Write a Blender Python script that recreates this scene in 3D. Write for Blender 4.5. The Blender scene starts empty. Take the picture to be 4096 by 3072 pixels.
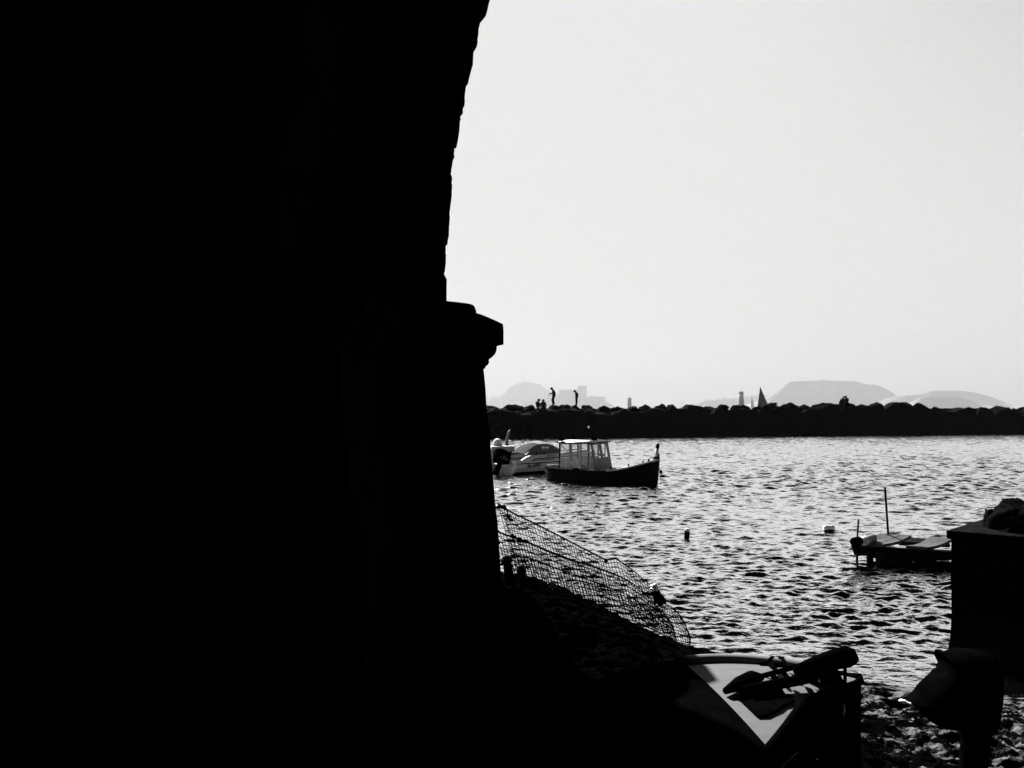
import bpy, bmesh, math, random
import numpy as np
from mathutils import Vector, Matrix
random.seed(7)
S = bpy.context.scene
COL = S.collection
R = math.radians

# ---------------------------------------------------------------- camera
F, H, HZ = 3094.0, 2.8, 1628.0            # focal length in photo pixels, eye height, horizon row
cam = bpy.data.objects.new('camera', bpy.data.cameras.new('camera'))
COL.objects.link(cam)
cam.location = (0, 0, H)
cam.rotation_euler = (R(90), 0, 0)
cam.data.sensor_width = 36
cam.data.lens = 36 * F / 4096
cam.data.shift_y = (HZ - 1536) / 4096
cam.data.clip_start = 0.1
cam.data.clip_end = 90000
S.camera = cam

# ---------------------------------------------------------------- sky, sun, exposure
SUN_AZ, SUN_EL = -24.0, 37.0              # degrees, azimuth from +Y towards +X
w = bpy.data.worlds.new('World'); S.world = w; w.use_nodes = True
nt = w.node_tree
bg = nt.nodes['Background']
sky = nt.nodes.new('ShaderNodeTexSky')
sky.sky_type = 'NISHITA'; sky.sun_disc = False
sky.sun_elevation = R(SUN_EL); sky.sun_rotation = R(SUN_AZ)
sky.air_density = 1.0; sky.dust_density = 2.0; sky.ozone_density = 1.0
# black and white through a red filter: the blue overhead goes dark, the bright haze near the sun saturates like film
sc_ = nt.nodes.new('ShaderNodeSeparateColor'); nt.links.new(sky.outputs[0], sc_.inputs[0]); last = sc_.outputs[0]
for op, val, sw in (('DIVIDE', 1.9, 0), ('POWER', 2.0, 0), ('MULTIPLY', -1.0, 0), ('POWER', math.e, 1), ('SUBTRACT', 1.0, 1), ('MULTIPLY', 1.97, 0)):
    n_ = nt.nodes.new('ShaderNodeMath'); n_.operation = op
    nt.links.new(last, n_.inputs[sw]); n_.inputs[1 - sw].default_value = val; last = n_.outputs[0]
nt.links.new(last, bg.inputs['Color'])
bg.inputs['Strength'].default_value = 0.05
sun = bpy.data.objects.new('sun', bpy.data.lights.new('sun', 'SUN'))
COL.objects.link(sun)
sun.data.energy = 5.0; sun.data.angle = R(0.53); sun.data.color = (1, 1, 1)
sdir = Vector((math.sin(R(SUN_AZ)) * math.cos(R(SUN_EL)), math.cos(R(SUN_AZ)) * math.cos(R(SUN_EL)), math.sin(R(SUN_EL))))
sun.rotation_euler = sdir.to_track_quat('Z', 'Y').to_euler()
S.view_settings.view_transform = 'Standard'; S.view_settings.look = 'None'
S.view_settings.exposure = 3.0; S.view_settings.gamma = 1.0
S.cycles.max_bounces = 6; S.cycles.diffuse_bounces = 2; S.cycles.glossy_bounces = 3
S.cycles.transparent_max_bounces = 12; S.cycles.volume_bounces = 0
S.cycles.use_denoising = True

# ---------------------------------------------------------------- helpers
def P(px, py, d):                          # a point of the place from where it shows and how far it is
    return Vector(((px - 2048) / F * d, d, H - (py - HZ) / F * d))
def PZ(px, py, z):                         # the same for a point of known height
    return P(px, py, (H - z) * F / (py - HZ))

class MB:
    def __init__(s): s.v = []; s.f = []
    def add(s, vs, fs):
        o = len(s.v); s.v += [tuple(v) for v in vs]; s.f += [tuple(i + o for i in f) for f in fs]; return s
    def box(s, c, size, M=None):
        x, y, z = [a / 2 for a in size]; c = Vector(c)
        vs = [Vector((i * x, j * y, k * z)) for k in (-1, 1) for j in (-1, 1) for i in (-1, 1)]
        if M is not None: vs = [M @ v for v in vs]
        return s.add([v + c for v in vs], [(0, 2, 3, 1), (4, 5, 7, 6), (0, 1, 5, 4), (2, 6, 7, 3), (0, 4, 6, 2), (1, 3, 7, 5)])
    def tube(s, pts, r, n=6, cap=True):
        pts = [Vector(p) for p in pts]; m = len(pts); rr = r if isinstance(r, (list, tuple)) else [r] * m
        vs = []; up = None
        for i, p in enumerate(pts):
            t = (pts[min(i + 1, m - 1)] - pts[max(i - 1, 0)])
            t = t.normalized() if t.length > 1e-9 else Vector((0, 0, 1))
            if up is None: up = Vector((0, 0, 1)) if abs(t.z) < .9 else Vector((1, 0, 0))
            a = t.cross(up); a = a.normalized() if a.length > 1e-6 else t.orthogonal().normalized()
            b = t.cross(a)
            for k in range(n):
                q = 2 * math.pi * k / n
                vs.append(p + (a * math.cos(q) + b * math.sin(q)) * rr[i])
        fs = [(i * n + k, i * n + (k + 1) % n, (i + 1) * n + (k + 1) % n, (i + 1) * n + k) for i in range(m - 1) for k in range(n)]
        if cap: fs += [tuple(range(n))[::-1], tuple((m - 1) * n + k for k in range(n))]
        return s.add(vs, fs)
    def lathe(s, prof, c=(0, 0, 0), n=16, M=None):       # prof: (r, z)
        c = Vector(c); vs = []
        for r, z in prof:
            for k in range(n):
                q = 2 * math.pi * k / n; v = Vector((r * math.cos(q), r * math.sin(q), z))
                vs.append((M @ v if M is not None else v) + c)
        m = len(prof)
        fs = [(i * n + k, i * n + (k + 1) % n, (i + 1) * n + (k + 1) % n, (i + 1) * n + k) for i in range(m - 1) for k in range(n)]
        fs += [tuple(range(n))[::-1], tuple((m - 1) * n + k for k in range(n))]
        return s.add(vs, fs)
    def prism(s, outline, off):            # closed outline (3D points) pushed along a vector
        off = Vector(off); n = len(outline); a = [Vector(p) for p in outline]
        return s.add(a + [p + off for p in a], [tuple(range(n))[::-1], tuple(range(n, 2 * n))] + [(i, (i + 1) % n, n + (i + 1) % n, n + i) for i in range(n)])
    def grid(s, rows, closed=False):       # rows of points
        m, n = len(rows), len(rows[0])
        return s.add([p for r in rows for p in r], [(i * n + k, i * n + (k + 1) % n, (i + 1) * n + (k + 1) % n, (i + 1) * n + k) for i in range(m - 1) for k in range(n if closed else n - 1)])
    def build(s, name, mat, parent=None, smooth=False, world=False, fix=True):
        me = bpy.data.meshes.new(name)
        vs = s.v
        if world and parent is not None:
            M = parent.matrix_basis.inverted(); vs = [tuple(M @ Vector(v)) for v in vs]
        me.from_pydata(vs, [], s.f)
        if fix:
            bm = bmesh.new(); bm.from_mesh(me); bmesh.ops.recalc_face_normals(bm, faces=bm.faces); bm.to_mesh(me); bm.free()
        if smooth: me.polygons.foreach_set('use_smooth', [True] * len(me.polygons))
        me.materials.append(mat); me.update()
        o = bpy.data.objects.new(name, me); COL.objects.link(o); o.parent = parent
        return o
def bevel(o, wd=.01, seg=2):
    m = o.modifiers.new('bevel', 'BEVEL'); m.width = wd; m.segments = seg; m.limit_method = 'ANGLE'; return o
def tag(o, label=None, cat=None, group=None, kind=None):
    for k, v in (('label', label), ('category', cat), ('group', group), ('kind', kind)):
        if v: o[k] = v
    return o
def thing(name, label, cat, loc=(0, 0, 0), rz=0, group=None):
    o = bpy.data.objects.new(name, None); COL.objects.link(o); o.location = loc; o.rotation_euler = (0, 0, rz)
    o.matrix_basis = Matrix.Translation(Vector(loc)) @ Matrix.Rotation(rz, 4, 'Z')
    return tag(o, label, cat, group)

def lerp_path(pts, n):                     # n points evenly along a polyline of vectors
    pts = [Vector(p) for p in pts]; L = [0]
    for a, b in zip(pts, pts[1:]): L.append(L[-1] + (b - a).length)
    out = []
    for i in range(n):
        t = L[-1] * i / (n - 1); k = 0
        while k < len(L) - 2 and L[k + 1] < t: k += 1
        out.append(pts[k].lerp(pts[k + 1], (t - L[k]) / max(L[k + 1] - L[k], 1e-9)))
    return out

# value noise on numpy arrays
_rs = np.random.RandomState(3); _T = _rs.rand(256, 256)
def vnoise(x, y):
    xi = np.floor(x).astype(int); yi = np.floor(y).astype(int); fx = x - xi; fy = y - yi
    fx = fx * fx * (3 - 2 * fx); fy = fy * fy * (3 - 2 * fy)
    g = lambda a, b: _T[a & 255, b & 255]
    return (g(xi, yi) * (1 - fx) + g(xi + 1, yi) * fx) * (1 - fy) + (g(xi, yi + 1) * (1 - fx) + g(xi + 1, yi + 1) * fx) * fy
def fbm(x, y, o=4, gain=.5):
    s = 0; a = 1; t = 0
    for i in range(o): s = s + a * (vnoise(x * 2 ** i + 17 * i, y * 2 ** i + 31 * i) - .5); t += a; a *= gain
    return s / t * 2
def grid_obj(name, X, Y, Z, mat, smooth=True):
    m, n = X.shape; me = bpy.data.meshes.new(name)
    co = np.stack([X, Y, Z], -1).reshape(-1, 3).astype(np.float32)
    i = np.arange(m * n).reshape(m, n)
    q = np.stack([i[:-1, :-1], i[:-1, 1:], i[1:, 1:], i[1:, :-1]], -1).reshape(-1, 4).astype(np.int32)
    me.vertices.add(len(co)); me.vertices.foreach_set('co', co.ravel())
    me.loops.add(q.size); me.loops.foreach_set('vertex_index', q.ravel())
    me.polygons.add(len(q)); me.polygons.foreach_set('loop_start', np.arange(0, q.size, 4, dtype=np.int32))
    me.polygons.foreach_set('use_smooth', np.full(len(q), smooth))
    me.update(calc_edges=True); me.validate(); me.materials.append(mat)
    o = bpy.data.objects.new(name, me); COL.objects.link(o); return o

# ---------------------------------------------------------------- materials (a black and white place: every colour is a grey)
def mat(name, a, b=None, rough=.6, spec=.3, scale=4.0, bump=0.0, bscale=None, contrast=(.35, .65), dist=.01, stretch=(1, 1, 1)):
    m = bpy.data.materials.new(name); m.use_nodes = True; t = m.node_tree; p = t.nodes['Principled BSDF']
    p.inputs['Roughness'].default_value = rough; p.inputs['Specular IOR Level'].default_value = spec
    b = a if b is None else b
    tc = t.nodes.new('ShaderNodeTexCoord'); mp = t.nodes.new('ShaderNodeMapping'); mp.inputs['Scale'].default_value = stretch
    t.links.new(tc.outputs['Object'], mp.inputs[0])
    n = t.nodes.new('ShaderNodeTexNoise'); n.inputs['Scale'].default_value = scale; n.inputs['Detail'].default_value = 6
    t.links.new(mp.outputs[0], n.inputs['Vector'])
    r = t.nodes.new('ShaderNodeValToRGB'); e = r.color_ramp.elements
    e[0].position, e[1].position = contrast; e[0].color = (a, a, a, 1); e[1].color = (b, b, b, 1)
    t.links.new(n.outputs[0], r.inputs[0]); t.links.new(r.outputs[0], p.inputs['Base Color'])
    if bump:
        n2 = t.nodes.new('ShaderNodeTexNoise'); n2.inputs['Scale'].default_value = bscale or scale * 4; n2.inputs['Detail'].default_value = 5
        t.links.new(mp.outputs[0], n2.inputs['Vector'])
        bp = t.nodes.new('ShaderNodeBump'); bp.inputs['Strength'].default_value = bump; bp.inputs['Distance'].default_value = dist
        t.links.new(n2.outputs[0], bp.inputs['Height']); t.links.new(bp.outputs[0], p.inputs['Normal'])
    return m
M = {}
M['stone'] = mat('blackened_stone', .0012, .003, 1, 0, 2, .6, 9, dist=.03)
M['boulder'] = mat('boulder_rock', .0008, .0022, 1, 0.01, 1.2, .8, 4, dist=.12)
M['wood_dark'] = mat('tarred_wood', .0015, .004, 1, .01, 6, .5, 40)
M['rope'] = mat('tarred_rope', .0015, .003, 1, 0, 30)
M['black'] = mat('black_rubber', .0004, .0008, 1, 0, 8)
M['hull_dark'] = mat('dark_hull_paint', .001, .002, .8, .01, 5, .2, 20)
M['white'] = mat('white_paint', .19, .25, .45, .3, 3, .1, 40)
M['white_old'] = mat('worn_white_paint', .10, .20, .6, .2, 7, .2, 40)
M['grey_paint'] = mat('grey_panel_paint', .028, .042, .6, .2, 6)
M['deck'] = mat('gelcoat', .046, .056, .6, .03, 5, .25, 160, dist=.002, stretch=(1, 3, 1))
M['cloth'] = mat('dark_cloth', .003, .006, 1, 0.02, 10)
M['skin'] = mat('shaded_skin', .02, .03, .8, .05, 10)
M['sail'] = mat('dark_sailcloth', .015, .03, .9, .05, .3, 0)
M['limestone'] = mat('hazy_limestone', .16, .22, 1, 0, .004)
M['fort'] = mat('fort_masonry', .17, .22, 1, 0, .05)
M['lime_white'] = mat('limewash', .08, .12, .9, .1, .2)
M['lime_grey'] = mat('dull_grey_paint', .03, .05, .9, .1, .2)
M['plank'] = mat('weathered_plank', .016, .045, .9, .1, 6, .6, 30, stretch=(1, 8, 1))
M['plastic'] = mat('thin_plastic', .6, .7, .5, .3, 6)
M['buoy_grey'] = mat('faded_buoy', .22, .32, .6, .2, 20, .2, 60)
M['rim'] = mat('grey_rubbing_rim', .06, .075, .6, .04)
M['ink'] = mat('black_lettering', .008, .008, .6, .1)
M['stain'] = mat('wet_rock_stain', .02, .02)

def shore_mat():
    m = bpy.data.materials.new('shore_rock'); m.use_nodes = True; t = m.node_tree; p = t.nodes['Principled BSDF']; L = t.links.new
    g = t.nodes.new('ShaderNodeNewGeometry'); sp = t.nodes.new('ShaderNodeSeparateXYZ'); L(g.outputs['Position'], sp.inputs[0])
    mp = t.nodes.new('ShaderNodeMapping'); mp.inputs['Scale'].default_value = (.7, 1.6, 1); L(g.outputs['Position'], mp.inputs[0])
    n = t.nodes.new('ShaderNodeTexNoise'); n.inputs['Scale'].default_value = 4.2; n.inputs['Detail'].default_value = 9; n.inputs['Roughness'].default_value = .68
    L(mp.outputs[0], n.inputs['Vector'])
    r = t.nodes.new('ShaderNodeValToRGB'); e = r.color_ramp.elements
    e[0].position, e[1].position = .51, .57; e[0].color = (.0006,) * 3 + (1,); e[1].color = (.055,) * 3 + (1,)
    left_shade = t.nodes.new('ShaderNodeMapRange'); left_shade.inputs['From Min'].default_value = 1.9; left_shade.inputs['From Max'].default_value = 2.9
    left_shade.inputs['To Min'].default_value = -.3; left_shade.inputs['To Max'].default_value = 0; L(sp.outputs['X'], left_shade.inputs['Value'])  # ground colour darkened towards the left to stand in for shade
    ad = t.nodes.new('ShaderNodeMath'); L(n.outputs[0], ad.inputs[0]); L(left_shade.outputs[0], ad.inputs[1])
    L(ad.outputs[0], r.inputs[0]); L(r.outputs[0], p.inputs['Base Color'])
    mr = t.nodes.new('ShaderNodeMapRange'); mr.inputs['From Min'].default_value = .0; mr.inputs['From Max'].default_value = .16
    mr.inputs['To Min'].default_value = .18; mr.inputs['To Max'].default_value = .9
    L(sp.outputs['Z'], mr.inputs['Value']); L(mr.outputs[0], p.inputs['Roughness'])
    p.inputs['Specular IOR Level'].default_value = 0
    n2 = t.nodes.new('ShaderNodeTexNoise'); n2.inputs['Scale'].default_value = 26; n2.inputs['Detail'].default_value = 6; L(mp.outputs[0], n2.inputs['Vector'])
    b = t.nodes.new('ShaderNodeBump'); b.inputs['Strength'].default_value = .9; b.inputs['Distance'].default_value = .02
    L(n2.outputs[0], b.inputs['Height']); L(b.outputs[0], p.inputs['Normal'])
    return m
M['shore'] = shore_mat()

def water_mat(name, s1, s2, st1, st2, rough, f0=.07, f1=.2):
    m = bpy.data.materials.new(name); m.use_nodes = True; t = m.node_tree; L = t.links.new
    t.nodes.remove(t.nodes['Principled BSDF']); o = t.nodes['Material Output']
    g = t.nodes.new('ShaderNodeNewGeometry'); prev = None
    for sc, st, di, sx in ((s1, st1, .06, .55), (s2, st2, .02, .7)):
        mp = t.nodes.new('ShaderNodeMapping'); mp.inputs['Scale'].default_value = (sx, 1, 1); L(g.outputs['Position'], mp.inputs[0])
        n = t.nodes.new('ShaderNodeTexNoise'); n.inputs['Scale'].default_value = sc; n.inputs['Detail'].default_value = 3; L(mp.outputs[0], n.inputs['Vector'])
        b = t.nodes.new('ShaderNodeBump'); b.inputs['Strength'].default_value = st; b.inputs['Distance'].default_value = di
        L(n.outputs[0], b.inputs['Height'])
        if prev: L(prev.outputs[0], b.inputs['Normal'])
        prev = b
    fr = t.nodes.new('ShaderNodeFresnel'); fr.inputs['IOR'].default_value = 1.333; L(prev.outputs[0], fr.inputs['Normal'])
    mr = t.nodes.new('ShaderNodeMapRange'); mr.interpolation_type = 'SMOOTHSTEP'
    mr.inputs['From Min'].default_value = f0; mr.inputs['From Max'].default_value = f1; L(fr.outputs[0], mr.inputs['Value'])
    df = t.nodes.new('ShaderNodeBsdfDiffuse'); df.inputs[0].default_value = (.0006,) * 3 + (1,)
    gl = t.nodes.new('ShaderNodeBsdfGlossy'); gl.inputs['Roughness'].default_value = rough; gl.inputs[0].default_value = (1, 1, 1, 1); L(prev.outputs[0], gl.inputs['Normal'])
    mx = t.nodes.new('ShaderNodeMixShader'); L(mr.outputs[0], mx.inputs[0]); L(df.outputs[0], mx.inputs[1]); L(gl.outputs[0], mx.inputs[2]); L(mx.outputs[0], o.inputs['Surface'])
    return m
M['water'] = water_mat('rippled_water', 6, 17, .7, .7, .06)
M['sea'] = water_mat('open_sea', .4, 2, .5, .4, .04)

def glass_mat():
    m = bpy.data.materials.new('window_glass'); m.use_nodes = True; t = m.node_tree; L = t.links.new
    t.nodes.remove(t.nodes['Principled BSDF']); o = t.nodes['Material Output']
    tr = t.nodes.new('ShaderNodeBsdfTransparent'); tr.inputs[0].default_value = (.9, .9, .9, 1)
    gl = t.nodes.new('ShaderNodeBsdfGlossy'); gl.inputs['Roughness'].default_value = .05
    mx = t.nodes.new('ShaderNodeMixShader'); mx.inputs[0].default_value = .06
    L(tr.outputs[0], mx.inputs[1]); L(gl.outputs[0], mx.inputs[2]); L(mx.outputs[0], o.inputs['Surface'])
    return m
M['glass'] = glass_mat()
def film_mat():                              # milky clear-vinyl windscreen and canopy
    m = bpy.data.materials.new('milky_vinyl'); m.use_nodes = True; t = m.node_tree; L = t.links.new
    t.nodes.remove(t.nodes['Principled BSDF']); o = t.nodes['Material Output']
    tr = t.nodes.new('ShaderNodeBsdfTransparent'); tl = t.nodes.new('ShaderNodeBsdfTranslucent'); tl.inputs[0].default_value = (.3, .3, .3, 1)
    df = t.nodes.new('ShaderNodeBsdfDiffuse'); df.inputs[0].default_value = (.3, .3, .3, 1)
    m1 = t.nodes.new('ShaderNodeMixShader'); m1.inputs[0].default_value = .5; L(tl.outputs[0], m1.inputs[1]); L(df.outputs[0], m1.inputs[2])
    m2 = t.nodes.new('ShaderNodeMixShader'); m2.inputs[0].default_value = .22; L(tr.outputs[0], m2.inputs[1]); L(m1.outputs[0], m2.inputs[2])
    L(m2.outputs[0], o.inputs['Surface']); return m
M['film'] = film_mat()

# ================================================================ SETTING
# --- water of the cove, waves as real relief
def make_water():
    ys = 6.6 * np.exp(np.arange(0, 1080) * .0025); xs = np.linspace(-1.02, 1.02, 930)
    Y = np.repeat(ys[:, None], len(xs), 1); X = Y * xs[None, :]
    sp = Y * .0026
    rs = np.random.RandomState(23); N = 110; Z = np.zeros_like(X)
    lam = np.exp(rs.uniform(math.log(.10), math.log(1.1), N)); th = rs.normal(0, .52, N) + .08; ph = rs.uniform(0, 6.28, N)
    for l, t, p in zip(lam, th, ph):
        k = 2 * math.pi / l; s = WAVE * math.sqrt(2 / N) * (1.15 if l < .3 else 1.35 if l < .8 else .5)
        wgt = np.clip((l / sp - 2.2) / 2.5, 0, 1)
        if l > .42: wgt = wgt * np.clip((Y - 8) / 16, .22, 1)      # longer waves die out in the shelter near the shore
        else: wgt = wgt * np.clip(1.25 - (Y - 8) / 60, .8, 1.25)
        q = k * (X * math.sin(t) + Y * math.cos(t)) + p
        Z += wgt * (s / k) * (np.sin(q) + .18 * np.cos(2 * q))
    Z *= 1 + .55 * np.clip((Y - 18) / 25, 0, 1)
    Z *= (.65 + .7 * vnoise(X * .13 + 5, Y * .10 + 9))
    Z *= np.clip((Y - 7.0) / 3.0, .16, 1)
    return tag(grid_obj('water', X, Y, Z, M['water']), kind='structure')
WAVE = .27
make_water()
sx = np.array([[-36000., 36000.], [-36000., 36000.]]); sy = np.array([[60., 60.], [36000., 36000.]])
tag(grid_obj('sea', sx, sy, np.full((2, 2), -.16), M['sea'], False), kind='structure')

# --- rocky shore we stand on
def yw(x):                                   # the waterline
    return np.interp(x, [-12, -1, .2, 1.2, 2.2, 2.7, 3.3, 3.9, 4.4, 5.5, 16], [10.8, 10.6, 10.3, 9.75, 9.05, 8.5, 8.05, 7.85, 7.7, 7.5, 7.4])
def shore_z(x, y):
    d = yw(x) - y
    z = np.where(d > 0, .115 * d, .5 * d)
    z = np.where(d > 0, np.minimum(z, .45 + .03 * d), z)
    left = np.clip((2.35 - x) / 2.4, 0, 1); left = left * left * (3 - 2 * left)
    near = np.clip((y - 6.2) / 1.6, 0, 1); near = near * near * (3 - 2 * near)
    z = z + .62 * left * near * np.clip(d / .9, 0, 1)
    back_block = np.clip(np.maximum((-2.5 - y) / 3.5, (np.abs(x - 2) - 13) / 2.5 * (y < 4)), 0, 1.6); z = z + 9 * back_block  # steep rise added out of view to block skylight from behind
    n1 = fbm(x * 1.1 + 3, y * 1.3 + 8, 4); n2 = 1 - np.abs(fbm(x * 4.2, y * 6.5, 4)) * 2; n3 = fbm(x * 17, y * 26, 3)
    a = np.clip(d / .5, 0.1, 1)
    flat = np.exp(-((d - .22) / .22) ** 2) * np.clip((x - 2.9) / .4, 0, 1)      # a smooth wet ledge by the water
    rough = .07 * n1 * (1 + 6 * back_block) + .075 * (n2 - .5) + .028 * n3
    return z + a * rough * (1 - .85 * flat) - .01
def make_shore():
    xs = np.concatenate([np.arange(-16, 0, .14), np.arange(0, 7, .02), np.arange(7, 20, .2)])
    ys = np.concatenate([np.arange(-8, 4.4, .2), np.arange(4.4, 10.2, .02), np.arange(10.2, 14, .15)])
    X, Y = np.meshgrid(xs, ys)
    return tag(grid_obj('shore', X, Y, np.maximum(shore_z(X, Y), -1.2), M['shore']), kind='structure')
make_shore()
def gz(x, y): return float(shore_z(np.array([float(x)]), np.array([float(y)]))[0])

# --- rock breakwater across the cove
def crest_d(px): return 70 + (px - 1950) / 2150 * 12
def make_breakwater():
    u = np.linspace(-40, 75, 420); v = np.linspace(-5.5, 6, 70)
    U, V = np.meshgrid(u, v); px0 = U / (72 + .13 * U) * F + 2048
    D = 70 + (U + 2.2) / 50 * 12
    Z = 2.62 - np.maximum(np.abs(V) - 1.0, 0) * .95
    Z = np.where(V > 0, 2.62 - np.maximum(V - 1, 0) * .8, Z)
    rr = 1 - 2 * np.abs(fbm(U * .42, V * .6 + 4, 4)); Z = Z + .45 * (rr - .85)
    return tag(grid_obj('breakwater', U, D + V, np.maximum(Z, -1.5), M['boulder'], False), kind='structure')
make_breakwater()

def boulder_mesh(seed, w, h, dp, peak=0.0):
    rs = random.Random(seed); bm = bmesh.new(); bmesh.ops.create_icosphere(bm, subdivisions=4, radius=1)
    planes = []
    for i in range(11):
        n = Vector((rs.gauss(0, 1), rs.gauss(0, 1), rs.gauss(.25, .8))).normalized(); planes.append((n, rs.uniform(.42, .78)))
    off = Vector((rs.uniform(0, 50), rs.uniform(0, 50), rs.uniform(0, 50)))
    from mathutils import noise
    for v in bm.verts:
        for n, dd in planes:
            k = v.co.dot(n)
            if k > dd: v.co -= n * (k - dd) * .95
        v.co *= 1 + .16 * noise.fractal(v.co * 1.6 + off, .7, 2.0, 5)
        v.co.x += peak * v.co.z * .5
    lo = [min(v.co[i] for v in bm.verts) for i in range(3)]; hi = [max(v.co[i] for v in bm.verts) for i in range(3)]
    for v in bm.verts:
        v.co = Vector(((v.co.x - lo[0]) / (hi[0] - lo[0]) * w - w / 2, ((v.co.y - lo[1]) / (hi[1] - lo[1]) - .5) * dp, (v.co.z - lo[2]) / (hi[2] - lo[2]) * h))
    me = bpy.data.meshes.new('boulder'); bm.to_mesh(me); bm.free(); me.materials.append(M['boulder'])
    return me
BOULDERS = [
 (1925, 2004, 1619, 0, 'boulder on the breakwater crest hard against the edge of the dark pier'),
 (1998, 2092, 1617, 0, 'long humped boulder on the breakwater crest below the tall hill mast'),
 (2086, 2143, 1619, .2, 'boulder on the breakwater crest just left of the person in the cap'),
 (2136, 2200, 1633, 0, 'low stone between the two people half hidden at the left'),
 (2182, 2232, 1618.5, .3, 'boulder on the breakwater crest under the man holding out his arm'),
 (2225, 2284, 1617, .5, 'slanting boulder just right of the man holding out his arm'),
 (2272, 2331, 1619, 0, 'pointed boulder under the man looking down at his hands'),
 (2321, 2390, 1620, -.2, 'rounded boulder just right of the man looking down'),
 (2380, 2452, 1622, 0, 'low flat boulder below the right end of the sea fort'),
 (2443, 2502, 1625, 0, 'low boulder left of the small distant light tower'),
 (2494, 2560, 1623.5, 0, 'flat boulder in front of the small distant light tower'),
 (2549, 2614, 1617, -.4, 'boulder rising to its left, second right of the small light tower'),
 (2602, 2675, 1614, 0, 'broad dome boulder between the two light towers, tallest on that stretch'),
 (2666, 2712, 1617, -.4, 'small peaked boulder touching the right side of the broad dome boulder'),
 (2700, 2818, 1617, 0, 'very wide rounded boulder in the middle of the crest between the light towers'),
 (2810, 2867, 1625, -.2, 'low sloping boulder left of the upright block with gaps on both sides'),
 (2856, 2912, 1617, 0, 'upright block boulder standing clear with a gap of bright sea at its right'),
 (2900, 2938, 1641, 0, 'low stone at the bottom of the gap in the crest'),
 (2921, 2963, 1619, -.2, 'jagged boulder on the left foot of the large light tower'),
 (2950, 3016, 1619, 0, 'flat topped boulder in front of the large light tower'),
 (3010, 3057, 1625, 0, 'low boulder in front of the left edge of the dark sail'),
 (3045, 3107, 1609.5, .4, 'high boulder covering the right foot of the dark sail'),
 (3098, 3119, 1621, 0, 'tiny stone in the notch right of the high boulder by the sail'),
 (3111, 3157, 1616, .1, 'squat boulder, second large one right of the dark sail'),
 (3149, 3193, 1609, 0, 'peaked boulder below the left flank of the big flat-topped hill'),
 (3184, 3251, 1616, 0, 'low wide boulder below the flat top of the big hill'),
 (3239, 3338, 1610, .2, 'long smooth boulder left of the seated couple'),
 (3326, 3370, 1615, 0, 'flat stone beside the left person of the seated couple'),
 (3354, 3422, 1607, .7, 'boulder under the seated couple, rising to a peak at its right'),
 (3417, 3476, 1616, 0, 'low pale-streaked boulder right of the seated couple'),
 (3469, 3533, 1608, .2, 'tall rounded boulder, second right of the seated couple'),
 (3524, 3599, 1607.5, .6, 'boulder with a slanted back left of the saddle between the two right hills'),
 (3590, 3656, 1608, -.4, 'boulder under the saddle between the two right hills'),
 (3644, 3722, 1611, .3, 'massive boulder ending at a step down in the crest'),
 (3714, 3771, 1626, -.2, 'low boulder just right of the step down in the crest'),
 (3763, 3862, 1629.5, 0, 'long flat slab boulder below the dark front ridge'),
 (3855, 3890, 1628, 0, 'small stone between two long slabs near the right end of the crest'),
 (3881, 3961, 1627.5, .2, 'flat slab boulder below the tail of the right hill'),
 (3950, 4046, 1623, 0, 'lumpy slab boulder at the very tip of the right hill'),
 (4036, 4078, 1632, 0, 'lowest flat stone beside the open sea at right'),
 (4068, 4135, 1625, .3, 'boulder cut off by the right edge of the photo'),
]
for i, (a, b, top, pk, lab) in enumerate(BOULDERS):
    d = crest_d((a + b) / 2); c = P((a + b) / 2, top, d); wd = (b - a) / F * d
    h = max(.9, min(1.5, wd * .75)); me = boulder_mesh(i + 40, wd * 1.06, h, max(1.2, wd * .8), pk)
    o = bpy.data.objects.new('boulder', me); COL.objects.link(o); o.location = (c.x, c.y, c.z - h)
    tag(o, lab, 'boulder', 'boulders along the breakwater crest')

# --- islands and hills far off
def hill(name, pts, d, half, seed, m=None, n=160, rough=.06, sh=1.4):
    px = np.array([p[0] for p in pts]); py = np.array([p[1] for p in pts])
    u = np.linspace(px[0], px[-1], n); hh = H - (np.interp(u, px, py) - HZ) / F * d
    v = np.linspace(-1, 1, 41); U, V = np.meshgrid(u, v)
    X = (U - 2048) / F * d; Y = d + V * half * .45
    prof = 1 - np.abs(V) ** sh
    Z = np.maximum(hh, 0)[None, :] * prof * (1 - rough * np.abs(V) * (1 + 2 * fbm(U * .06 + seed, V * 5 + seed, 4)) * 2) - 2 - 6 * (np.abs(V) > .985)
    X = X * Y / d * .15 + X * .85
    return tag(grid_obj(name, X, Y, Z, m or M['limestone'], False), kind='structure')
D_LH, D_IF, D_R1, D_R2, D_R3, D_MID, D_HEAD = 27000, 20000, 18200, 17300, 13000, 26000, 20500
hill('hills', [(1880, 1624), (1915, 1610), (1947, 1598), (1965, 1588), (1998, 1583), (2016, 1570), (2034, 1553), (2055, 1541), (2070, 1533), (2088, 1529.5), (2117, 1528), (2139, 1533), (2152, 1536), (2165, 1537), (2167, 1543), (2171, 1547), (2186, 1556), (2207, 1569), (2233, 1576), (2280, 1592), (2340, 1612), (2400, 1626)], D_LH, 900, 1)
hill('hills', [(2060, 1627), (2124, 1605), (2134, 1600), (2150, 1596), (2160, 1593), (2170, 1589.5), (2180, 1590), (2215, 1590), (2240, 1590), (2420, 1600), (2432, 1610), (2445, 1615), (2456, 1626)], D_IF, 260, 2, n=120)
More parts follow.
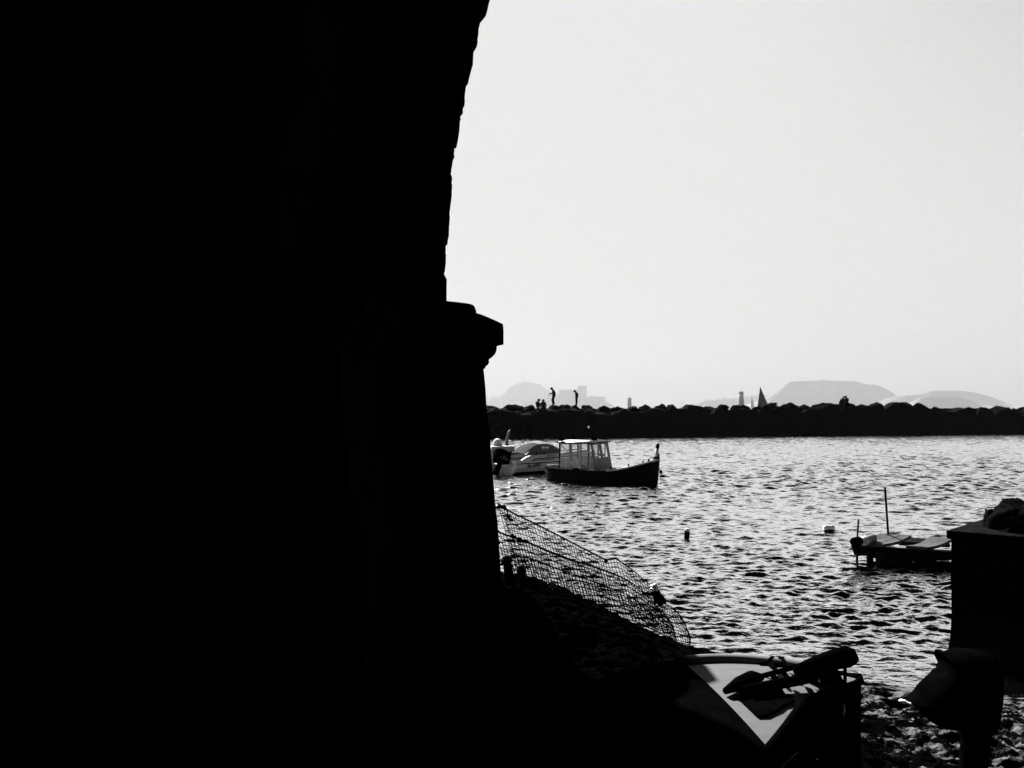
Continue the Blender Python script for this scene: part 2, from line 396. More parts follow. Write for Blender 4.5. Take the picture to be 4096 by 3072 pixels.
hill('hills', [(2960, 1626), (3040, 1602), (3070, 1586), (3085, 1578), (3106, 1567), (3121, 1556), (3139, 1540), (3157, 1527.5), (3179, 1525), (3233, 1523.5), (3287, 1520.5), (3323, 1522), (3367, 1523), (3437, 1527), (3451, 1534), (3476, 1539), (3491, 1536.5), (3519, 1543.5), (3548, 1556), (3566, 1567), (3584, 1582), (3620, 1600), (3660, 1624)], D_R1, 700, 3)
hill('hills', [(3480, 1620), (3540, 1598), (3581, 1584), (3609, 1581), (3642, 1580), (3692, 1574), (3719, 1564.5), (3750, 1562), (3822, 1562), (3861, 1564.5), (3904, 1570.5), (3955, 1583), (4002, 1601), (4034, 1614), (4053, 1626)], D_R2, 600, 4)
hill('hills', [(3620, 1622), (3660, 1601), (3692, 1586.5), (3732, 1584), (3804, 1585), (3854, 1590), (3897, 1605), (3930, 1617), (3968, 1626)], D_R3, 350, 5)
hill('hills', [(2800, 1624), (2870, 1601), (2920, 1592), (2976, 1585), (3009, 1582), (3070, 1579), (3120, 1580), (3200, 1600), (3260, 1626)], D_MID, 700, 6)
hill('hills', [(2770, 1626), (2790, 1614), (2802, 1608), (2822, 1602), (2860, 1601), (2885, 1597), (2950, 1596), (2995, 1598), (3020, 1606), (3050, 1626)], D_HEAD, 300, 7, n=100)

def far_box(mb, x0, x1, ytop, ybot, d, depth):
    a = P(x0, ytop, d); b = P(x1, ybot, d)
    mb.box(((a.x + b.x) / 2, d + depth / 2, (a.z + b.z) / 2), (abs(b.x - a.x), depth, a.z - b.z)); return mb
# sea fort on its island
ft = thing('sea_fort', 'pale square-towered sea fort on a low island behind the standing men', 'fort', P(2300, 1618, D_IF - 240))
d = D_IF - 230
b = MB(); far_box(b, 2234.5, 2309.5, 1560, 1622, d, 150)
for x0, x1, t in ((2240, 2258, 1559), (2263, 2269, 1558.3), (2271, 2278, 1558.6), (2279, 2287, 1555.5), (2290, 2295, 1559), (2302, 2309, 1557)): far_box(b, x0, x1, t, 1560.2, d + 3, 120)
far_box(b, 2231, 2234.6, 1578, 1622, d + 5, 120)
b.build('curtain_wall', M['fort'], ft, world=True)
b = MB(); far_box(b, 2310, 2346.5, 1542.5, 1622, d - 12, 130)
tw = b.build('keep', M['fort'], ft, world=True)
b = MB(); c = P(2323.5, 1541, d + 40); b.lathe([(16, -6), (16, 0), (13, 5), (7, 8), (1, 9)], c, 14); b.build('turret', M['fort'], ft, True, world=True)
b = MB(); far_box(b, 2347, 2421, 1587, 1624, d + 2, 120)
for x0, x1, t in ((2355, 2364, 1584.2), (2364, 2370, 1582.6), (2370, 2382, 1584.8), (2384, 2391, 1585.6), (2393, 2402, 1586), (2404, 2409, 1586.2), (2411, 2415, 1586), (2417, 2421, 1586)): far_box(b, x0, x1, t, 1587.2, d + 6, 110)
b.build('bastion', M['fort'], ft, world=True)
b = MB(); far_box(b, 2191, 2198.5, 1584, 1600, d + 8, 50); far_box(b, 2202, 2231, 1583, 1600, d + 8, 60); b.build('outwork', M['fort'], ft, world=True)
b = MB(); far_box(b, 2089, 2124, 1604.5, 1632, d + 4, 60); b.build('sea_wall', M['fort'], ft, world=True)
# lattice mast on the left hill
c = P(2090, 1531, D_LH); tm = thing('radio_mast', 'faint tall lattice mast on top of the hazy left hill', 'mast', c)
top = (1531 - 1456) / F * D_LH; b = MB(); hw = 19
for sx_ in (-1, 1):
    for sy_ in (-1, 1): b.tube([(sx_ * hw * 1.7, sy_ * hw, -10), (sx_ * hw * .8, sy_ * hw * .6, top * .45), (sx_ * hw * .3, sy_ * hw * .3, top)], [2.2, 1.8, 1.2], 4)
for k in range(12):
    z0, z1 = top * k / 12, top * (k + 1) / 12; r0 = hw * (1.5 - 1.2 * k / 12); r1 = hw * (1.5 - 1.2 * (k + 1) / 12)
    b.tube([(-r0, -hw * .6, z0), (r1, -hw * .6, z1)], 1.2, 4); b.tube([(r0, hw * .6, z0), (-r1, hw * .6, z1)], 1.2, 4)
b.build('lattice', M['lime_grey'], tm)
MB().box((0, 0, top * .45), (44, 26, 5)).build('platform', M['lime_grey'], tm); MB().box((0, 0, 6), (70, 30, 26)).build('equipment_hut', M['lime_grey'], tm)
# buildings on the headland
for x0, x1, t, lab in ((2893, 2901, 1589.5, 'small square tower standing on the hazy headland left of the large light tower'),
                       (2820, 2836, 1599, 'low pale building at the left end of the hazy headland'),
                       (2844, 2851, 1600, 'tiny pale house in the middle of the hazy headland roofline'),
                       (2862, 2876, 1597.5, 'long pale building just left of the small square headland tower')):
    dd = D_HEAD - 60; base = P((x0 + x1) / 2, 1606, dd)
    tt = thing('headland_building', lab, 'building', base, group='buildings on the hazy headland')
    wd = (x1 - x0) / F * dd; hh = (1606 - t) / F * dd
    b = MB(); b.box((0, 20, hh / 2 - 6), (wd, 40, hh + 12)); b.build('wall', M['fort'], tt)
    b = MB(); b.prism([(-wd * .55, -2, hh), (wd * .55, -2, hh), (wd * .5, -2, hh + 4), (-wd * .5, -2, hh + 4)], (0, 44, 0)); b.build('roof', M['lime_grey'], tt)
# small domes and ruins on the flat-topped hill
c = P(3289, 1520.5, D_R1); t = thing('hilltop_fort', 'small ruined fort on top of the large flat hill', 'fort', c)
b = MB(); b.box((0, 0, 5), (44, 30, 24)); b.box((8, 0, 18), (18, 16, 8)); b.build('wall', M['fort'], t)
c = P(3417, 1525, D_R1); t = thing('hilltop_tower', 'tiny square tower on the right shoulder of the large flat hill', 'tower', c)
b = MB(); b.box((0, 0, 6), (12, 12, 34)); b.box((0, 0, 24), (15, 15, 3)); b.build('wall', M['fort'], t)

# --- light towers in the channel
def light_tower(px, ytop, ybase, ymid, wtop, wbase, d, label, ball):
    base = P(px, ybase + 10, d); t = thing('light_tower', label, 'lighthouse', base, group='light towers in the channel')
    s = d / F; h = (ybase + 10 - ytop) * s; hm = (ybase + 10 - ymid) * s; r0 = wbase / 2 * s; r1 = wtop / 2 * s; rm = r1 + (r0 - r1) * .3
    MB().lathe([(r0 * 1.06, -8), (r0, hm * .3), (rm * 1.07, hm - .5), (rm * 1.07, hm)], n=24).build('lower_shaft', M['lime_grey'], t, True)
    MB().lathe([(rm, hm), (r1, h * .9), (r1, h - 2.4 * s * 4), (r1 * 1.05, h - 2 * s * 4)], n=24).build('upper_shaft', M['lime_white'], t, True)
    hg = h - 2 * s * 4; b = MB(); b.lathe([(r1 * 1.05, hg), (r1 * 1.3, hg + .5 * s), (r1 * 1.3, hg + 1.2 * s), (r1 * 1.0, hg + 1.2 * s)], n=24)
    g = b.build('gallery', M['lime_grey'], t)
    b = MB(); rr = r1 * 1.24
    for k in range(16):
        q = 2 * math.pi * k / 16; b.tube([(rr * math.cos(q), rr * math.sin(q), hg + s), (rr * math.cos(q), rr * math.sin(q), hg + 6 * s)], .18 * s, 4)
    for zz in (3.5, 6): b.tube([(rr * math.cos(2 * math.pi * k / 24), rr * math.sin(2 * math.pi * k / 24), hg + zz * s) for k in range(25)], .2 * s, 4, False)
    b.build('railing', M['lime_grey'], g)
    MB().lathe([(r1 * .82, hg + 1.2 * s), (r1 * .82, hg + 5 * s), (r1 * .6, hg + 7 * s), (r1 * .15, hg + 8 * s)], n=20).build('lantern', M['lime_grey'], t, True)
    b = MB(); b.tube([(0, 0, hg + 8 * s), (0, 0, hg + (8 + ball) * s)], .35 * s, 6)
    z1 = hg + (8 + ball) * s
    b.lathe([(1.2 * s, z1 - 2 * s), (.1 * s, z1 + .2 * s)], n=8); b.lathe([(.1 * s, z1 - 6.5 * s), (1.2 * s, z1 - 4.2 * s)], n=8)
    b.build('topmark', M['ink'], t)
D_T1, D_T2 = 2800, 4200
light_tower(2965, 1565, 1622, 1595, 17, 21, D_T1, 'larger banded light tower just left of the dark sail', 14)
light_tower(2518, 1590, 1622, 1608, 14.5, 16, D_T2, 'small banded light tower to the right of the sea fort', 12)

# --- boats under sail and far masts
def sailboat(px, ybase, ytop, wl, wr, d, label, m, jib=True):
    base = P(px, HZ, d); base.z = 0; s = d / F
    t = thing('sailing_yacht', label, 'sailboat', base, group='sailing boats beyond the breakwater')
    top = H - (ytop - HZ) * s; L = (wl + wr) * s
    prof = []
    for i in range(13):
        u = i / 12; x = -wl * s - .6 + (L + 1.5) * u; bw_ = L * .13 * math.sin(math.pi * min(1, u * .8 + .2)) ** .7 * (1 if u < .98 else .1)
        prof.append([(x, -bw_, .75), (x, -bw_ * .8, .1), (x, 0, -.5), (x, bw_ * .8, .1), (x, bw_, .75)])
    MB().grid(prof, True).build('hull', M['white'], t, True)
    MB().tube([(0, 0, .3), (0, 0, top)], [.09, .05], 8).build('mast', M['lime_grey'], t)
    zf = 1.4
    def tri(a, c_, e, bel, name):
        rows = []
        for i in range(15):
            u = i / 14; l = Vector(a).lerp(Vector(c_), u); r_ = Vector(e).lerp(Vector(c_), u)
            rows.append([l.lerp(r_, k / 8) + Vector((0, -bel * math.sin(math.pi * k / 8) * (1 - u), 0)) for k in range(9)])
        o = MB().grid(rows).build(name, m, t, True); md = o.modifiers.new('cloth', 'SOLIDIFY'); md.thickness = .02
    tri((-wl * s, .1, zf), (-.05, 0, top * .985), (-.06, 0, zf), .35, 'mainsail')
    if jib: tri((.0, .05, .9), (.03, 0, top * .965), (wr * s, 0, .9), .45, 'jib')
sailboat(3041, 1628, 1544, 12.5, 41, 420, 'dark-sailed yacht showing over the breakwater beside the large light tower', M['sail'])
sailboat(3007, 1628, 1584, 4, 12, 5200, 'faint tiny pale sail on the horizon between light tower and dark sail', M['lime_white'])
yachts = [(2740, 1590, 'far yacht with the tallest bare mast between the two light towers'), (2730, 1604, 'far yacht whose bare mast stands second left of the wide rounded boulder'), (2772, 1600, 'far yacht with bare mast above the wide rounded boulder'), (2722, 1602, 'far yacht moored leftmost of the faint bare masts'), (2787, 1606, 'far yacht with short bare mast, rightmost of the faint masts')]
for px, yt, lab in yachts:
    dd = 4200; base = P(px, HZ, dd); base.z = 0; s = dd / F; hgt = H - (yt - HZ) * s
    t = thing('moored_yacht', lab, 'sailboat', base, group='faint yachts with bare masts far off')
    pr = [[(x * 5.5, -b_, 2), (x * 5.5, 0, -.4), (x * 5.5, b_, 2)] for x, b_ in ((-1, .9), (-.5, 1.5), (0, 1.7), (.5, 1.2), (1, .1))]
    MB().grid(pr, True).build('hull', M['white'], t)
    b = MB(); b.tube([(0, 0, 0), (0, 0, hgt)], [.35, .25], 6); b.tube([(-4.5, 0, 3.4), (.1, 0, 3.6)], .3, 6); b.tube([(0, 0, hgt), (5.2, 0, 2)], .08, 4); b.build('mast', M['lime_grey'], t)

# ================================================================ BRIDGE PIER AND ARCH
YF, YN = 8.5, 5.6
def bx(px, py): v = P(px, py, YF); return (v.x, v.z)
def extrude_profile(prof, y0, y1, jag=0, ny=8, seed=1):
    rs = random.Random(seed); b = MB(); rows = []
    for j in range(ny + 1):
        y = y0 + (y1 - y0) * j / ny
        rows.append([(x + (rs.uniform(-jag, jag) if jag and 0 < j else 0), y, z) for x, z in prof])
    b.grid(rows); n = len(prof)
    b.add([(x, y0, z) for x, z in prof], [tuple(range(n))]); b.add([rows[-1][i] for i in range(n)], [tuple(range(n))[::-1]])
    return b
br = thing('stone_bridge', 'huge black stone bridge pier with moulded cornice and springing arch filling the left half', 'bridge', (-.1, YF, .6))
pier_prof = [bx(1934.9, 1475.8), bx(1938, 1500), bx(1941.6, 1550), bx(1947, 1619), bx(1954, 1690), bx(1961.5, 1753), bx(1968, 1850), bx(1976, 1950), bx(1984, 2030), bx(1990.7, 2089), bx(1995, 2131), bx(2001, 2237), bx(2005, 2300), bx(2016, 2350)]
pier_prof = [(x + random.uniform(-.004, .004), z) for x, z in pier_prof]
zc = bx(0, 1475.8)[1]
pp = pier_prof + [(.05, -.3), (-11, -.3), (-11, zc)]
YM = 8.22
back = lambda prof, dx: [(x - dx, z) for x, z in prof]
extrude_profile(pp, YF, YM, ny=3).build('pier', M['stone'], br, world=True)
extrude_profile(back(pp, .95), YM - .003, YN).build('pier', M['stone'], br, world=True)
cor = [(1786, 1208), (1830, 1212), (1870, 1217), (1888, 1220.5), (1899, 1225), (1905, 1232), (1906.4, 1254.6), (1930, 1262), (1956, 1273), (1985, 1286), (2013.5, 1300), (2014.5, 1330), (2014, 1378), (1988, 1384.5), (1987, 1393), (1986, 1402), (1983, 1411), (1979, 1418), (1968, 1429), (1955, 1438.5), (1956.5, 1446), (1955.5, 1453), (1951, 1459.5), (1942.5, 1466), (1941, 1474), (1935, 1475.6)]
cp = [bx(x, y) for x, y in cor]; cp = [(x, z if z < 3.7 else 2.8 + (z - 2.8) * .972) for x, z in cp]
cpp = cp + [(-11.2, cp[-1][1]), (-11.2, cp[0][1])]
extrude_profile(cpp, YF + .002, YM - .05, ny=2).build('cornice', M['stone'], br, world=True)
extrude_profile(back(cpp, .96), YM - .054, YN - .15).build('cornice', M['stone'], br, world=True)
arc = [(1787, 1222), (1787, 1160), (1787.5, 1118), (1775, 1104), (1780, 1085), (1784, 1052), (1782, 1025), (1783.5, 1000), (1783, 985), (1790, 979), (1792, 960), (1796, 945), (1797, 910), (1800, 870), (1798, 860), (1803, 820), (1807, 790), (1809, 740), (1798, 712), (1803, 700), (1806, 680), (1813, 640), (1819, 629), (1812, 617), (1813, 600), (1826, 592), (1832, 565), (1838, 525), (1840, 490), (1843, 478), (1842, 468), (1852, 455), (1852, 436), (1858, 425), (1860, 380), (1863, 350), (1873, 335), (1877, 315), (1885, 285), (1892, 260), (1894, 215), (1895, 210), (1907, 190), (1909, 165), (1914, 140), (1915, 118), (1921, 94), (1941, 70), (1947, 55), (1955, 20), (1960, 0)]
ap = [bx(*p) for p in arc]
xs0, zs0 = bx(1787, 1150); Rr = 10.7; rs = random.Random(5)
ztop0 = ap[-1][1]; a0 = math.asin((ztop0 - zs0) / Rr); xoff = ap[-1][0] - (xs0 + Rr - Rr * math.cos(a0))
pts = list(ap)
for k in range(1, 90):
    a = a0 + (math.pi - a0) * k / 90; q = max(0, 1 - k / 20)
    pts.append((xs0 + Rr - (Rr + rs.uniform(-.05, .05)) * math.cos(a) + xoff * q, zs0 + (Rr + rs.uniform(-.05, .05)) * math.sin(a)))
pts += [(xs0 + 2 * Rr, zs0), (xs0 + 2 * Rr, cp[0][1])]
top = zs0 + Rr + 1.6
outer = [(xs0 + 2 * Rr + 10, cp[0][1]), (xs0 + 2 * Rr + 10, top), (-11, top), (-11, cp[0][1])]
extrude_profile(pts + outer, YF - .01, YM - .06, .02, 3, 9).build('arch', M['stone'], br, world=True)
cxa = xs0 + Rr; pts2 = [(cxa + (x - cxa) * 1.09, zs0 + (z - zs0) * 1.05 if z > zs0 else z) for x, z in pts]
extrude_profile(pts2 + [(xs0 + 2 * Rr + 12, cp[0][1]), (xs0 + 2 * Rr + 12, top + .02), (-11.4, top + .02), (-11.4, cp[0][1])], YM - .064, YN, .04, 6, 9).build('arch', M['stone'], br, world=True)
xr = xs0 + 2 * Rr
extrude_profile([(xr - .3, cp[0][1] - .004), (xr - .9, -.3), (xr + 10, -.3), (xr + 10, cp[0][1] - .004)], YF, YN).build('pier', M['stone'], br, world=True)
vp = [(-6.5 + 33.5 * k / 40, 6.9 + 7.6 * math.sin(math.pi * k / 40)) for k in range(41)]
extrude_profile(vp + [(27.6, top - .02), (-7.1, top - .02)], YN - .004, -5.0, .03, 8, 4).build('added_vault', M['stone'], br, world=True)  # added overhead, out of view, to cut skylight on the foreground
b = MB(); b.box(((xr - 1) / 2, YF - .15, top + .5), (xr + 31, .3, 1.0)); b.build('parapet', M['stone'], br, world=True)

# ================================================================ FISHING BOAT
def hull_rows(L, beam, zs, zk, nb=33, full=.62, secs=9, inset=0.0, stern_round=.55):
    rows = []
    for i in range(nb):
        u = -1 + 2 * i / (nb - 1); x = u * L / 2
        e = abs(u); k = full if u > 0 else stern_round
        hb = (beam / 2 - inset) * max(0.0, 1 - e ** (2.4 if u > 0 else 2.8)) ** k
        z1 = zs(u); z0 = zk(u)
        r = []
        for j in range(secs):
            v = j / (secs - 1)
            r.append((hb * math.sin(v * math.pi / 2) ** .75, z0 + (z1 - z0) * (1 - math.cos(v * math.pi / 2)) ** .9))
        rows.append((x, r))
    return rows
TH = R(31)
fb = thing('fishing_boat', 'dark-hulled wooden fishing boat with a white open-sided wheelhouse moored in the cove', 'boat', (3.31, 29.1, .085), -TH)
fb.scale = (.845, .97, 1)
Lh, Bm = 5.32, 2.15
zs = lambda u: .37 + .03 * max(0, -u) ** 2 + .43 * max(0, u) ** 2.1 - .02 * (1 - u * u)
zk = lambda u: -.5 + .12 * abs(u) ** 6
hr = hull_rows(Lh, Bm, zs, zk)
rows = []
for x, r in hr:
    rk = lambda z: x + (.10 * (x / (Lh / 2)) ** 8 * (z + .3) if x > 0 else .06 * -(x / (Lh / 2)) ** 8 * (z + .3))
    rows.append([(rk(z), -y, z) for y, z in reversed(r)] + [(rk(z), y, z) for y, z in r[1:]])
hull = MB().grid(rows).build('hull', M['hull_dark'], fb, True)
sd = hull.modifiers.new('planks', 'SOLIDIFY'); sd.thickness = .03; sd.offset = 0
# inner bulwark, pale planks
hi = hull_rows(Lh - .12, Bm, lambda u: zs(u) - .012, lambda u: .1, inset=.05)
b = MB()
for sgn in (-1, 1):
    b.grid([[(x, sgn * r[-1][0], r[-1][1] - dz) for dz in (0, .06, .12, .2 + .12 * max(0, x / 2.8))] for x, r in hi])
b.build('bulwark_lining', M['white_old'], fb, True)
for sgn in (-1, 1):
    pts_ = [(rr[0][0] if sgn > 0 else rr[-1][0], 0, 0) for rr in rows]
    pl = [Vector(rr[0 if sgn < 0 else -1]) for rr in rows]
    MB().tube([p + Vector((0, 0, .012)) for p in pl], .034, 8).build('gunwale', M['white_old'] if sgn > 0 else M['wood_dark'], fb, True)
    pl2 = []
    for rr in rows:
        seg = rr[:9][::-1] if sgn < 0 else rr[8:]
        zt = seg[-1][2] - .17; a = seg[0]
        for p, q in zip(seg, seg[1:]):
            if p[2] <= zt <= q[2]:
                f_ = (zt - p[2]) / max(1e-6, q[2] - p[2]); a = tuple(p[i] + (q[i] - p[i]) * f_ for i in range(3)); break
        pl2.append(Vector(a) + Vector((0, sgn * .018, 0)))
    rb = MB().tube(pl2[1:-1], .02, 6).build('rubbing_strake', M['hull_dark'], fb, True)
    if sgn < 0:
        for p in lerp_path(pl2[8:-2], 15): MB().lathe([(.004, -.008), (.011, 0), (.004, .008)], p + Vector((0, sgn * .02, 0)), 6).build('rivet', M['white'], rb)
# bow gunwale painted white
pl = [Vector(rr[0]) for rr in rows][-12:]
MB().tube([p + Vector((0, -.004, .02)) for p in pl], .037, 8).build('bow_rail', M['white_old'], fb, True)
# deck
dk = [[(x, y_ * r[-1][0] * .96, zs(2 * x / Lh) - (.02 if x > .2 else .16) + (.085 if x > .2 else .02) * (1 - y_ * y_)) for y_ in (-1, -.6, -.2, .2, .6, 1)] for x, r in hi]
MB().grid(dk).build('deck', M['white_old'], fb)
b = MB()
for (cx, cy, sx_, sy_, h_) in ((1.15, 0, .8, .8, .07), (2.0, 0, .45, .45, .06)): b.box((cx, cy, zs(2 * cx / Lh) - .07 + h_ / 2), (sx_, sy_, h_))
bevel(b.build('hatch', M['white_old'], fb), .015)
# stem post with rope
b = MB(); b.tube([(2.60, 0, .45), (2.64, 0, .95), (2.68, 0, 1.22)], [.075, .07, .065], 10); sp_ = b.build('stem_post', M['white_old'], fb, True)
b = MB(); b.tube([(2.68, 0, 1.22), (2.69, 0, 1.30), (2.73, 0, 1.40)], [.075, .085, .04], 8); b.build('post_cap', M['black'], sp_, True)
b = MB()
for k in range(4): b.tube([(2.64 + .11 * math.cos(q * .42 + k), .11 * math.sin(q * .42 + k), .82 + .028 * k + .01 * math.sin(q)) for q in range(16)], .016, 5)
b.tube([(2.6, -.1, .86), (2.45, -.16, .9), (2.35, -.12, .82), (2.42, -.02, .7), (2.5, .1, .62)], .018, 5); b.tube([(2.58, .05, .84), (2.4, .1, .72), (2.34, .2, .56)], .02, 5)
b.build('mooring_coil', M['rope'], sp_)
for (x, y, h_) in ((1.65, .84, .17), (2.79, -.1, .2), (.95, -.84, .17), (1.7, -.72, .15), (2.45, -.4, .13)):
    b = MB(); z0 = zs(2 * x / Lh); b.box((x, y, z0 + h_ / 2), (.05 if y < .8 else .09, .035, h_)); b.build('thole_pin', M['black'], fb)
# wheelhouse
zr = 1.40; xa, xf = -1.18, .30; yw_ = .80
wheel = []; n_before = set(bpy.data.objects)
def pane(mb, x0, x1, z0, z1, y): mb.box(((x0 + x1) / 2, y, (z0 + z1) / 2), (x1 - x0, .006, z1 - z0))
def side_wall(y, name, pm):
    s_ = 1 if y > 0 else -1; b = MB(); g = MB()
    z0 = .30; zsill = .82; zh = 1.31
    for x0, x1 in ((xa, -.66), (-.62, -.14)):
        b.box(((x0 + x1) / 2, y, (z0 + zsill) / 2), (x1 - x0, .03, zsill - z0))
        b.box(((x0 + x1) / 2, y, (zh + zr) / 2), (x1 - x0, .03, zr - zh - .02))
        for xx in (x0 + .025, x1 - .025): b.box((xx, y, (zsill + zh) / 2), (.05, .03, zh - zsill))
        pane(g, x0 + .05, x1 - .05, zsill, zh, y)
    o = b.build(name, pm, fb); g.build('window_pane', M['glass'], o)
    p_ = MB()
    for xx in (-.64, -.12, .19): p_.box((xx, y - s_ * .0, (.3 + zr) / 2 - .01), (.034, .05, zr - .32))
    p_.box((.035, y, .86), (.27, .03, .07)); p_.build('door_post', M['wood_dark'] if s_ > 0 else M['white_old'], o)
    return o
side_wall(-yw_, 'side_wall', M['white_old']); side_wall(yw_, 'side_wall', M['white_old'])
b = MB(); b.box((.035, -yw_, .60), (.24, .02, .44)); b.build('half_door', M['film'], fb)
# raked front with two windows
def front():
    b = MB(); g = MB(); A = lambda y, z: Vector((xf + (zr - z) * .22, y, z))
    ys_ = [-.80, -.62, -.06, .14, .60, .80]; zz = [.32, .82, 1.31, 1.385]
    for i in range(5):
        for j in range(3):
            hole = j == 1 and i in (1, 3)
            q = [A(ys_[i], zz[j]), A(ys_[i + 1], zz[j]), A(ys_[i + 1], zz[j + 1]), A(ys_[i], zz[j + 1])]
            (g if hole else b).prism([v + Vector((.012 if hole else 0, 0, 0)) for v in q], (.006 if hole else .03, 0, 0))
    o = b.build('front_wall', M['grey_paint'], fb); g.build('window_pane', M['glass'], o)
front()
b = MB()
rows_ = [[(x, y, zr + .05 * (1 - (y / .95) ** 2) + (.0 if x < .3 else 0)) for y in np.linspace(-.9, .9, 9)] for x in (xa - .06, -.4, .38)]
b.grid(rows_); rf = b.build('roof', M['white'], fb, True); md = rf.modifiers.new('thick', 'SOLIDIFY'); md.thickness = .035
b = MB()
for y in (-.912, .912): b.box(((xa + .32) / 2, y, zr - .018), (.32 - xa + .14, .02, .05))
b.box((xa - .075, 0, zr - .018), (.02, 1.84, .06)); b.box((.395, 0, zr - .02), (.02, 1.84, .035)); b.build('roof_edge', M['black'], rf)
for y0 in (-.62, .45):
    b = MB()
    b.tube([(.3, y0 - .12, zr + .03), (.3, y0 - .1, zr + .085), (.3, y0, zr + .1), (.3, y0 + .1, zr + .085), (.3, y0 + .13, zr + .04), (.3, y0 + .16, zr + .085), (.3, y0 + .26, zr + .1), (.3, y0 + .36, zr + .085), (.3, y0 + .38, zr + .03)], .016, 6); b.build('handrail', M['black'], rf)
MB().tube([(-.2, .5, zr + .05), (-.2, .55, zr + .1), (-.5, .55, zr + .1), (-.5, .5, zr + .05)], .018, 6).build('handrail', M['black'], rf)
b = MB(); b.tube([(.1, .12, zr + .05), (-.06, .12, zr + .26), (-.24, .12, zr + .50)], [.055, .03, .022], 8); b.box((.02, .12, zr + .07), (.2, .16, .07)); mt = b.build('light_mast', M['black'], rf)
MB().lathe([(.03, 0), (.034, .03), (.034, .08), (.02, .095)], (-.26, .12, zr + .5), 10).build('lamp', M['plastic'], mt)
b = MB(); b.box((xa + .05, -.72, zr + .1), (.15, .15, .13)); bevel(b.build('lamp_box', M['black'], rf), .01)
for y_ in (-.8, .8): MB().tube([(xa - .005, y_, .3), (xa - .005, y_, 1.39)], .033, 6).build('corner_post', M['black'], fb)
b = MB(); b.tube([(-.45, -.05, .18), (-.45, -.05, .3)], .36, 16)
rk = [[(-.35 + .42 * math.cos(a_) * s1, -.62 + .24 * math.sin(a_) * s1, .3 + z_) for a_ in np.linspace(0, 2 * math.pi, 17)[:-1]] for s1, z_ in ((1, 0), (.95, .09), (.78, .19), (.5, .26), (.1, .29))]
MB().grid(rk, True).build('engine_cover', M['black'], fb, True)
b = MB(); b.tube([(.28, .0, .95), (.05, .0, .95)], .02, 6); b.tube([(.05 + .0, .14 * math.cos(a_), .95 + .14 * math.sin(a_)) for a_ in np.linspace(0, 2 * math.pi, 17)], .015, 5)
for a_ in (0, 2.1, 4.2): b.tube([(.05, 0, .95), (.05, .14 * math.cos(a_), .95 + .14 * math.sin(a_))], .01, 4)
b.build('helm', M['black'], fb)
b = MB()
for x_ in (.52, .6, .68): b.tube([(x_ - .3, .85, .35), (x_ - .36, .85, .8)], .012, 4)
for z_ in (.45, .58, .7): b.tube([(.18, .85, z_), (.42, .85, z_)], .01, 4)
b.build('ladder', M['wood_dark'], fb)
for o_ in set(bpy.data.objects) - n_before:
    if o_.parent == fb: o_.location.x -= .36                        # the wheelhouse stands a little aft
# mooring lines and chain
mc = thing('mooring_chain', 'dark mooring chain running from the fishing boat bow down into the water', 'chain', P(2650, 1905, 27.6))
p0, p1 = P(2624, 1848, 27.55), P(2651.5, 1908, 27.3)
b = MB(); lk = lerp_path([p0, P(2638, 1878, 27.5), p1], 22); b.tube(lk, [.014 + .008 * (i % 2) for i in range(22)], 5)
b.lathe([(.01, -.07), (.05, -.02), (.055, .03), (.02, .08)], P(2643.5, 1889, 27.45), 8); b.build('links', M['rope'], mc, world=True)
b = MB(); b.tube([P(2612.5, 1880, 27.7), P(2612.5, 1912, 27.7)], .006, 4); b.build('snubber_line', M['rope'], mc, world=True)
for (a_, c_, lab) in (((2180, 1870, 32.3), (2165, 1893, 32), 'dark stern line slanting from the fishing boat over the white hull'), ((2138, 1929, 29.2), (2128, 1942, 28.8), 'short rope end standing out of the water below the white motorboat'), ((2156, 1928, 29.2), (2152, 1939, 28.9), 'second rope end in the water nearer the fishing boat stern')):
    b = MB(); b.tube([P(*a_), P((a_[0] + c_[0]) / 2 + 1, (a_[1] + c_[1]) / 2 + 2, (a_[2] + c_[2]) / 2), P(*c_)], .014, 5); tag(b.build('mooring_rope', M['rope']), lab, 'rope')

# ================================================================ WHITE MOTORBOAT
def text_mesh(txt, size):
    cu = bpy.data.curves.new('txt', 'FONT'); cu.body = txt; cu.size = size; cu.extrude = .003; cu.offset = .003
    o = bpy.data.objects.new('txt', cu); COL.objects.link(o); dg = bpy.context.evaluated_depsgraph_get()
    me = bpy.data.meshes.new_from_object(o.evaluated_get(dg)); bpy.data.objects.remove(o); return me
TW = R(28)
wb = thing('motorboat', 'white motorboat with black stripes and registration lettering behind the fishing boat', 'boat', (1.62, 33.0, 0), TW)
Lw, Bw = 4.3, 1.7
def wsec(u):                                  # u 0 stern .. 1 bow : half breadth, sheer, chine
    hb = Bw / 2 * (1 - max(0, (u - .35) / .65) ** 2.2); return hb, .62 + .22 * u, .12 + .2 * max(0, u - .5) ** 1.5, -.2 + .3 * max(0, u - .7) ** 1.2
rows = []
for i in range(31):
    u = i / 30; hb, zt, zc_, zk_ = wsec(u); x = -Lw / 2 + Lw * u; rkx = .35 * max(0, u - .6)
    half = [(x + rkx, hb, zt), (x + rkx * .8, hb * 1.02, zt * .7 + zc_ * .3), (x + rkx * .4, hb * .96, zt * .3 + zc_ * .7), (x, hb * .9, zc_), (x - rkx * .2, hb * .4, (zc_ + zk_) / 2), (x - rkx * .3, 0, zk_)]
    rows.append([(a_, -b_, c_) for a_, b_, c_ in half] + half[::-1][1:])
b = MB().grid(rows); b.add(rows[0], [tuple(range(len(rows[0])))]); b.build('hull', M['white'], wb, True)
